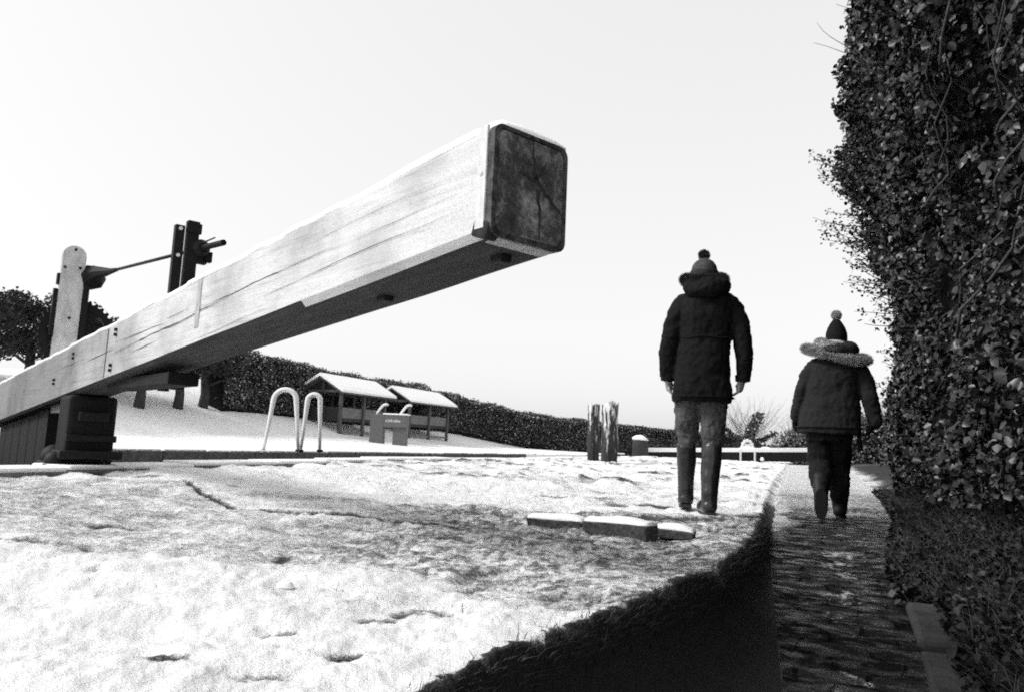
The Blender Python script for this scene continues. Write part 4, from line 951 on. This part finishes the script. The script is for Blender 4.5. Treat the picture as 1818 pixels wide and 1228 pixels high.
def bush(x, y, rx, ry, h, mat, lab, seed, nl, core=True, size=(.08, .16), grp='bushes beyond the far gate'):
    g = GZ(x, y); rt = empty('bush', (x, y, g), 0, lab, 'bush', grp); rg = np.random.default_rng(seed)
    u = rg.normal(0, 1, (nl, 3)); u /= np.linalg.norm(u, axis=1)[:, None]; u[:, 2] = np.abs(u[:, 2]); rad = 1 - rg.gamma(1.2, .07, nl) + .5 * (fbm(u[:, 0] * 3 + seed, u[:, 2] * 4 + u[:, 1] * 2, 3, seed) - .5)
    P = u * rad[:, None] * np.array([rx, ry, h]); cloud('foliage', P, u, rg.uniform(size[0], size[1], nl), mat, rt, rg, .8, 1.3)
    if core:
        mb = MB(); mb.ball((0, 0, 0), (rx * .8, ry * .8, h * .8), 14, 10); mb.build('dark_core', M['core'], rt, smooth=True)
    twigs('sprays', 'twig', rt, 60, (0, 0, h * .2), max(rx, ry) * .7, h * 1.15, random.Random(seed), .007); return rt
bush(13.2, 34, 1.6, 1.3, 1.6, 'pale_leaf', 'pale frosted bush left of the smaller walker, behind the far beam', 3, 3600, True, (.06, .12))
bush(17.0, 36, 2.2, 1.6, 2.4, 'hedge_leaf', 'grey bush beyond the path, right of the smaller walker', 4, 4800)
bush(13.6, 24.5, 1.6, 1.4, 1.9, 'hedge_leaf', 'dark rounded bush at the far end of the tall hedge', 7, 5200, True, (.05, .1))
bush(10.4, 17.2, 1.3, 1.6, 1.9, 'hedge_leaf', 'leafy bush closing the end of the ivy hedge', 8, 6000, True, (.04, .08))
bush(8.5, 40, 3.2, 1.4, .8, 'tree_leaf', 'low dark thicket behind the left half of the far beam', 9, 4200)
bush(13.5, 42, 3.0, 1.4, .8, 'tree_leaf', 'low dark thicket behind the right half of the far beam', 10, 4200)
bush(20.5, 44, 3.6, 2.0, 3.0, 'pale_leaf', 'tall pale bush in the haze right of the ivy clad trunk', 11, 4200, False)

# ================================================================== people
def ring_xy(cx, cy, z, hw, hd, n=28, p=2.3):
    out = []
    for k in range(n):
        a = 2 * math.pi * k / n; c, s_ = math.cos(a), math.sin(a); out.append((cx + hw * math.copysign(abs(c) ** (2 / p), c), cy + hd * math.copysign(abs(s_) ** (2 / p), s_), z))
    return out
def fur(parent, name, P, Nn, ln, wd, mat, rng):
    n = len(P); d = Nn + rng.normal(0, .45, P.shape); d /= np.linalg.norm(d, axis=1)[:, None]; w = np.cross(d, rng.normal(0, 1, P.shape)); w /= np.linalg.norm(w, axis=1)[:, None]
    L_ = (ln * rng.uniform(.6, 1.25, n))[:, None]; V_ = np.stack([P - w * wd, P + w * wd, P + d * L_ + w * wd * .3, P + d * L_ - w * wd * .3], 1).reshape(-1, 3)
    F_ = np.arange(n * 4).reshape(n, 4); return np_mesh(name, V_, F_, M[mat], parent)
def torus_pts(c, rx, ry, r, n, rng, tilt):
    a = rng.uniform(0, 2 * math.pi, n); b = rng.uniform(0, 2 * math.pi, n); r_ = np.broadcast_to(r, (n,)) if not callable(r) else r(a)
    e = np.stack([np.cos(a), np.sin(a), 0 * a], 1); Nn = e * np.cos(b)[:, None] + np.array([0, 0, 1.]) * np.sin(b)[:, None]
    P = np.stack([np.cos(a) * rx, np.sin(a) * ry, 0 * a], 1) + Nn * r_[:, None] * .85
    m = np.array(tilt.to_3x3()); return P @ m.T + np.array(c), Nn @ m.T
def hand(mb, w_, dirv, side, sc=1.0, curl=.5, palm_n=None):
    """palm, four curled fingers of unequal length and a thumb, rooted at wrist w_"""
    d = Vector(dirv).normalized(); inw = Vector((-side, 0, 0)); inw = (inw - d * inw.dot(d)).normalized(); fwd = d.cross(inw) * side
    if fwd.y < 0: fwd = -fwd
    mb.capsule([w_, w_ + d * .04 * sc, w_ + d * .085 * sc], [.026 * sc, .034 * sc, .032 * sc], 12, .62)
    for k, ln in enumerate((.068, .076, .070, .055)):
        b = w_ + d * .088 * sc + fwd * (.028 - .0185 * k) * sc; p = [b]; dd = d.copy()
        for j, q in enumerate((.45, .32, .23)): dd = (dd + inw * curl * (.35 + .3 * j)).normalized(); p.append(p[-1] + dd * ln * q * sc)
        mb.capsule(p, [.0098 * sc, .0092 * sc, .0082 * sc, .007 * sc], 8)
    b = w_ + d * .03 * sc + fwd * .03 * sc; p1 = b + (d * .55 + fwd * .75 + inw * .25).normalized() * .036 * sc; p2 = p1 + (d * .8 + fwd * .25 + inw * .45).normalized() * .03 * sc
    mb.capsule([b, p1, p2], [.0125 * sc, .011 * sc, .0085 * sc], 8)
def body_mesh(root, J, skin, sh, sc=1.0):
    mb = MB()
    mb.capsule([J['pelvis'], J['waist'], J['chest'], J['neck0']], [.125 * sc, .12 * sc, .14 * sc, .08 * sc], 16, .8); mb.capsule([J['neck0'], J['head'] - Vector((0, 0, .06))], [.055 * sc, .052 * sc], 12)
    h = J['head']; mb.ball(h, (.074 * sc, .092 * sc, .112 * sc), 18, 12); mb.ball(h + Vector((0, .045, -.055)) * sc, (.052 * sc, .058 * sc, .06 * sc), 14, 10)
    mb.capsule([h + Vector((0, .09, .0)) * sc, h + Vector((0, .112, -.028)) * sc], [.010 * sc, .014 * sc], 8)
    for sx in (-1, 1):
        mb.ball(h + Vector((sx * .076, .0, -.01)) * sc, (.012 * sc, .022 * sc, .032 * sc), 8, 6); mb.ball(h + Vector((sx * .03, .084, .008)) * sc, (.014 * sc, .009 * sc, .008 * sc), 8, 6); mb.capsule([h + Vector((sx * .016, .088, .03)) * sc, h + Vector((sx * .044, .078, .03)) * sc], [.007 * sc, .005 * sc], 6)
        mb.capsule([h + Vector((0, .094, -.062)) * sc, h + Vector((sx * .02, .088, -.06)) * sc], [.007 * sc, .004 * sc], 6)
    for sd_ in ('l', 'r'):
        sx = -1 if sd_ == 'l' else 1
        mb.capsule([J['neck0'], J['sh_' + sd_]], [.06 * sc, .052 * sc], 10); mb.capsule([J['sh_' + sd_], J['el_' + sd_], J['wr_' + sd_]], [.05 * sc, .042 * sc, .028 * sc], 12)
        hand(mb, J['wr_' + sd_], J['hd_' + sd_], sx, sc, J.get('curl_' + sd_, .5))
        mb.capsule([J['pelvis'], J['hip_' + sd_], J['kn_' + sd_], J['an_' + sd_]], [.085 * sc, .068 * sc, .05 * sc, .036 * sc], 12); mb.capsule([J['an_' + sd_], J['to_' + sd_]], [.036 * sc, .026 * sc], 10)
    return bake(mb, 'body', skin, root, .0058, 1)
V3 = Vector
def person_root(x, y, rz, lab): return empty('person', (x, y, GZ(x, y)), rz, lab, 'person')

# --- taller walker: black parka, dark fur hood, rubber boots
p1 = person_root(1.31, 5.30, R(-14), 'taller walker in a black fur hooded parka, grey trousers and wellington boots')
J = dict(pelvis=V3((.03, .0, .92)), waist=V3((.04, .0, 1.1)), chest=V3((.05, .02, 1.36)), neck0=V3((.045, .0, 1.52)), head=V3((.035, .02, 1.665)),
         sh_l=V3((-.125, 0, 1.46)), el_l=V3((-.20, -.02, 1.20)), wr_l=V3((-.208, .06, .95)), hd_l=V3((.12, .15, -1)), sh_r=V3((.225, 0, 1.46)), el_r=V3((.292, -.04, 1.20)), wr_r=V3((.299, .0, .95)), hd_r=V3((-.22, .1, -1)), curl_r=.9, curl_l=.6,
         hip_l=V3((-.06, .0, .86)), kn_l=V3((-.072, .13, .50)), an_l=V3((-.075, .20, .12)), to_l=V3((-.085, .36, .06)), hip_r=V3((.11, .0, .86)), kn_r=V3((.10, .03, .49)), an_r=V3((.085, -.06, .09)), to_r=V3((.07, .09, .045)))
body_mesh(p1, J, M['skin'], 1)
mb = MB()                                                              # trousers tucked in the boots
mb.loft([ring_xy(.03, 0, z, hw, hd_) for z, hw, hd_ in ((.80, .165, .12), (.86, .17, .125), (.95, .165, .12))])
mb.capsule([(-.052, .0, .86), (-.066, .07, .70), (-.072, .12, .56), (-.070, .13, .50)], [.094, .088, .079, .070], 16); mb.capsule([(.108, .0, .86), (.105, .02, .70), (.102, .03, .55), (.10, .03, .49)], [.094, .09, .081, .071], 16)
for z, r in ((.53, .082), (.575, .084), (.63, .086)):
    mb.tube([(-.070, .12, z), (-.070, .12, z + .03)], [r, r * .97], 14); mb.tube([(.102, .028, z - .02), (.102, .028, z + .015)], [r * 1.02, r], 14)
bake(mb, 'trousers', M['trousers'], p1, .008, 1, (.10, .05), (.035, .022))
def welly(ank, kn, top, toe, r0, nm='boot'):
    mb = MB(); ank = V3(ank); kn = V3(kn); top = V3(top); toe = V3(toe)
    mb.tube([top, top.lerp(ank, .3), top.lerp(ank, .7), ank + V3((0, 0, .05)), ank + V3((0, 0, -.05))], [r0 * 1.06, r0 * 1.05, r0 * .90, r0 * .85, r0 * .80], 18); mb.capsule([ank + V3((0, -.005, -.03)), ank.lerp(toe, .5) + V3((0, 0, -.012)), toe], [r0 * .9, r0 * .84, r0 * .7], 14, .95)
    o = bake(mb, nm, M['wellies'], p1, .007, 2, (.12, .012))
    me = o.data                                                         # flat sole
    for v in me.vertices:
        lo = ank.z - .088 + max(0, (v.co.y - ank.y)) * ((toe.z - .047) - (ank.z - .088)) / max(.05, toe.y - ank.y)
        if v.co.z < lo: v.co.z = lo
    s_ = MB(); c = (ank + toe) / 2; dd = (toe - ank); lo0 = ank.z - .088; lo1 = toe.z - .047
    pr = [(-.07, -.9), (-.02, -1), (.05, -.9), (.11, -1.05), (.17, -.95), (.205, -.5), (.205, .5), (.17, .95), (.11, 1.05), (.05, .9), (-.02, 1), (-.07, .9)]
    r1 = []; r2 = []
    for a, b in pr:
        zq = lo0 + (lo1 - lo0) * (a + .0) / .16; xq = ank.x + dd.x * a / .16 * .9 + b * .042; r1.append((xq, ank.y + a, zq - .004)); r2.append((xq, ank.y + a, zq + .02))
    s_.loft([r1, r2]); s_.build('sole', M['sole'], o, bevel=.003)
    return o
welly((-.075, .20, .115), (-.07, .13, .5), (-.072, .135, .475), (-.085, .35, .062), .065); welly((.085, -.06, .092), (.1, .03, .49), (.098, .01, .465), (.045, .085, .05), .066)
mb = MB()                                                              # parka
mb.loft([ring_xy(cx, cy, z, hw, hd_) for z, cx, hw, hd_, cy in ((.765, .03, .198, .15, .0), (.80, .028, .205, .158, .0), (.90, .028, .198, .155, .0), (1.02, .03, .186, .148, .0), (1.17, .04, .176, .135, .0), (1.22, .044, .178, .135, 0), (1.34, .055, .198, .145, .0), (1.43, .055, .20, .14, -.005), (1.49, .052, .172, .122, -.01), (1.54, .048, .115, .10, -.01), (1.57, .045, .08, .08, 0))])
for sx, J3 in ((-1, [(-.10, 0, 1.455), (-.155, -.01, 1.36), (-.197, -.015, 1.22), (-.212, .02, 1.07), (-.208, .05, .955)]), (1, [(.205, 0, 1.455), (.258, -.015, 1.36), (.300, -.03, 1.22), (.311, -.02, 1.07), (.302, -.002, .955)])):
    mb.capsule(J3, [.075, .073, .067, .061, .053], 16)
bake(mb, 'parka', M['coat_black'], p1, .0095, 3, (.11, .035), (.035, .013))
mb = MB(); mb.tube([(x_, y_, 1.205 + .006 * math.sin(k)) for k, (x_, y_, _) in enumerate(ring_xy(.05, 0, 0, .189, .138, 36))], .006, 6, cap=False); mb.build('drawcord_seam', M['coat_black'], p1, smooth=True)
mb = MB(); mb.tube([(x_, y_, .797) for (x_, y_, _) in ring_xy(.033, 0, 0, .209, .160, 36)], .006, 6, cap=False)
mb.build('hem_band', M['coat_black'], p1, smooth=True)
for sx, p in ((-1, (-.208, .055, .925)), (1, (.301, -.001, .925))):
    mb = MB(); mb.tube([V3(p) + V3((0, 0, -.012)), V3(p) + V3((0, 0, .035))], [.05, .053], 16); mb.build('cuff', M['coat_black'], p1, smooth=True, bevel=.006)
mb = MB(); mb.ball((.05, -.085, 1.555), (.168, .12, .092), 18, 12); mb.ball((.04, -.04, 1.60), (.158, .13, .06), 18, 10); mb.ball((.06, -.15, 1.53), (.11, .06, .055), 14, 8); hood = bake(mb, 'hood', M['coat_black'], p1, .009, 3, (.08, .04))
rg = np.random.default_rng(8); tl_ = Matrix.Rotation(R(16), 4, 'X'); P, Nn = torus_pts((.035, -.01, 1.628), .128, .13, .036, 15000, rg, tl_); fur(hood, 'fur_trim', P, Nn, .022, .0013, 'fur_dark', rg)
mb = MB(); rings = [[(.035 + math.cos(a) * r_, .015 + math.sin(a) * r_ * 1.12, z) for a in [2 * math.pi * k / 22 for k in range(22)]] for z, r_ in ((1.635, .088), (1.66, .093), (1.70, .092), (1.735, .083), (1.762, .064), (1.782, .036), (1.79, .012))]
mb.loft(rings); hat = mb.build('bobble_hat', M['hat_mid'], p1, smooth=True)
mb = MB(); mb.loft([[(.035 + math.cos(a) * (.0985 + .002 * (k % 2)), .015 + math.sin(a) * (.0985 + .002 * (k % 2)) * 1.12, z) for k, a in enumerate([2 * math.pi * k / 44 for k in range(44)])] for z in (1.64, 1.65, 1.68, 1.69)]); mb.build('turned_brim', M['fur_dark'], hat, smooth=True)
mb = MB(); mb.ball((.032, .012, 1.812), .034, 12, 8); pm = mb.build('bobble', M['hat_dark'], hat, smooth=True)
u = rg.normal(0, 1, (900, 3)); u /= np.linalg.norm(u, axis=1)[:, None]; fur(pm, 'wool_tufts', u * .032 + np.array([.032, .012, 1.812]), u, .014, .0025, 'hat_mid', rg)

# --- smaller walker: dark coat with a broad pale fur collar, one heel lifted
p2 = person_root(2.54, 6.05, R(-23), 'smaller walker in a dark coat with pale fur collar, one boot sole lifted')
J = dict(pelvis=V3((0, 0, .80)), waist=V3((.02, 0, .95)), chest=V3((.05, .02, 1.12)), neck0=V3((.055, .0, 1.27)), head=V3((.062, .02, 1.41)),
         sh_l=V3((-.11, 0, 1.2)), el_l=V3((-.21, -.02, .99)), wr_l=V3((-.25, .04, .79)), hd_l=V3((-.05, .15, -1)), sh_r=V3((.225, 0, 1.19)), el_r=V3((.30, -.05, .93)), wr_r=V3((.325, -.02, .755)), hd_r=V3((-.55, .1, -1)), curl_r=.8, curl_l=.5,
         hip_l=V3((-.075, 0, .74)), kn_l=V3((-.06, .02, .42)), an_l=V3((-.05, -.20, .22)), to_l=V3((-.06, -.14, .05)), hip_r=V3((.09, 0, .74)), kn_r=V3((.075, .10, .40)), an_r=V3((.075, .10, .08)), to_r=V3((.085, .24, .035)))
body_mesh(p2, J, M['glove'], 1, .92)
mb = MB(); mb.ball((.062, .03, 1.405), (.072, .088, .108), 16, 10); mb.ball((.062, .08, 1.365), (.05, .05, .055), 12, 8); mb.capsule([(.062, .115, 1.405), (.062, .13, 1.38)], [.009, .013], 8)
bake(mb, 'face', M['skin'], p2, .006, 1)
mb = MB(); mb.loft([ring_xy(-.005, 0, z, hw, hd_) for z, hw, hd_ in ((.60, .165, .125), (.70, .175, .13), (.80, .17, .13))])
mb.capsule([(-.082, 0, .70), (-.075, .02, .56), (-.066, .02, .42), (-.06, -.08, .31), (-.056, -.13, .26)], [.102, .098, .09, .078, .07], 16); mb.capsule([(.082, 0, .70), (.076, .06, .55), (.07, .10, .41), (.068, .10, .26), (.068, .10, .16)], [.10, .095, .085, .075, .07], 16)
bake(mb, 'trousers', M['trousers_black'], p2, .009, 2, (.09, .035), (.035, .012))
# left boot: heel up, sole towards us
mb = MB(); mb.capsule([(-.064, -.135, .27), (-.06, -.20, .19), (-.06, -.165, .075), (-.058, -.135, .05)], [.066, .058, .054, .042], 14, .85); mb.capsule([(-.066, -.11, .30), (-.062, -.17, .20)], [.066, .055], 14)
bl = bake(mb, 'boot', M['shoe'], p2, .007, 2)
def sole(parent, c, along, acr, nrm, L_, Wm):
    along, acr, nrm = V3(along).normalized(), V3(acr).normalized(), V3(nrm).normalized(); r1 = []; r2 = []
    for k in range(26):
        a = 2 * math.pi * k / 26; q = math.cos(a); wv = Wm * (1 - .22 * math.exp(-((q + .15) / .35) ** 2)) * math.sin(a); p = V3(c) + along * q * L_ / 2 + acr * wv; r1.append(p); r2.append(p + nrm * .018)
    m_ = MB(); m_.loft([r1, r2]); m_.build('sole', M['sole'], parent, bevel=.003)
sole(bl, (-.06, -.213, .125), (0, .28, -1), (1, 0, 0), (0, -1, -.28), .25, .052)
mb = MB(); mb.capsule([(.073, .10, .25), (.073, .10, .12), (.073, .105, .075)], [.068, .060, .056], 14); mb.capsule([(.073, .08, .058), (.08, .16, .05), (.086, .235, .042)], [.055, .05, .042], 14, .9); b3 = bake(mb, 'boot', M['shoe'], p2, .007, 2)
sole(b3, (.08, .155, .018), (.06, 1, 0), (1, 0, 0), (0, 0, -1), .27, .046)
mb = MB()
mb.loft([ring_xy(cx, cy, z, hw, hd_) for z, cx, hw, hd_, cy in ((.655, .00, .238, .165, -.01), (.69, .0, .24, .17, -.01), (.78, .008, .225, .165, -.005), (.90, .015, .21, .155, 0), (1.02, .025, .203, .148, 0), (1.12, .04, .20, .145, 0), (1.20, .052, .19, .13, 0), (1.255, .056, .13, .105, 0), (1.29, .058, .08, .08, 0))])
for J3, rr_ in (([(-.10, 0, 1.185), (-.165, -.012, 1.10), (-.20, -.02, .98), (-.23, .005, .87), (-.248, .035, .785)], [.072, .064, .056, .052, .046]), ([(.215, 0, 1.175), (.27, -.03, 1.06), (.297, -.045, .945), (.317, -.03, .845), (.325, -.018, .765)], [.074, .068, .062, .057, .05])):
    mb.capsule(J3, rr_, 16)
coat = bake(mb, 'coat', M['coat_tweed'], p2, .009, 3, (.12, .03), (.03, .008))
mb = MB(); mb.tube([(x_, y_, .70) for (x_, y_, _) in ring_xy(.0, -.01, 0, .244, .174, 40)], .006, 6, cap=False); mb.build('hem_band', M['coat_black'], coat, smooth=True)
mb = MB(); mb.tube([(.212, -.06, .68), (.216, -.07, .61), (.222, -.07, .53)], [.013, .017, .021], 8); mb.build('belt_end', M['coat_black'], coat, smooth=True)
mb = MB(); mb.ball((.075, -.075, 1.31), (.14, .10, .07), 18, 12); mb.ball((.125, -.05, 1.315), (.105, .11, .07), 14, 10); h2 = bake(mb, 'hood', M['coat_tweed'], p2, .009, 3, (.08, .03))
rg = np.random.default_rng(21); tl_ = Matrix.Rotation(R(12), 4, 'Y') @ Matrix.Rotation(R(14), 4, 'X'); cr_ = lambda a: .030 + .009 * np.sin(2.3 * a + 1) + .006 * np.sin(5.1 * a)
P, Nn = torus_pts((.055, -.03, 1.282), .222, .15, cr_, 18000, rg, tl_ @ Matrix.Diagonal((1, 1, .72, 1))); fur(h2, 'fur_collar', P, Nn, .026, .0013, 'fur_light', rg)
P, Nn = torus_pts((.035, -.055, 1.348), .10, .08, .046, 9000, rg, tl_); fur(h2, 'fur_lining', P, Nn, .012, .0014, 'fur_light', rg)
mb = MB(); mb.tube([tl_.to_3x3() @ V3((math.cos(a) * .222, math.sin(a) * .15, 0)) + V3((.055, -.03, 1.282)) for a in [2 * math.pi * k / 40 for k in range(41)]], [float(cr_(2 * math.pi * k / 40)) * .78 for k in range(41)], 10, cap=False); mb.build('collar_roll', M['fur_light'], h2, smooth=True)
mb = MB(); mb.ball((.035, -.055, 1.345), (.128, .10, .052), 16, 10); mb.build('lining_roll', M['fur_light'], h2, smooth=True)
mb = MB(); mb.loft([[(.062 + math.cos(a) * r_, .025 + math.sin(a) * r_ * 1.1, z) for a in [2 * math.pi * k / 22 for k in range(22)]] for z, r_ in ((1.385, .080), (1.42, .082), (1.46, .080), (1.505, .066), (1.54, .047), (1.565, .03), (1.58, .012))]); hat = mb.build('bobble_hat', M['hat_dark'], p2, smooth=True)
mb = MB(); mb.ball((.063, .022, 1.605), .035, 12, 8); pm = mb.build('bobble', M['pom_light'], hat, smooth=True)
u = rg.normal(0, 1, (900, 3)); u /= np.linalg.norm(u, axis=1)[:, None]; fur(pm, 'wool_tufts', u * .033 + np.array([.063, .022, 1.605]), u, .013, .0025, 'pom_light', rg)
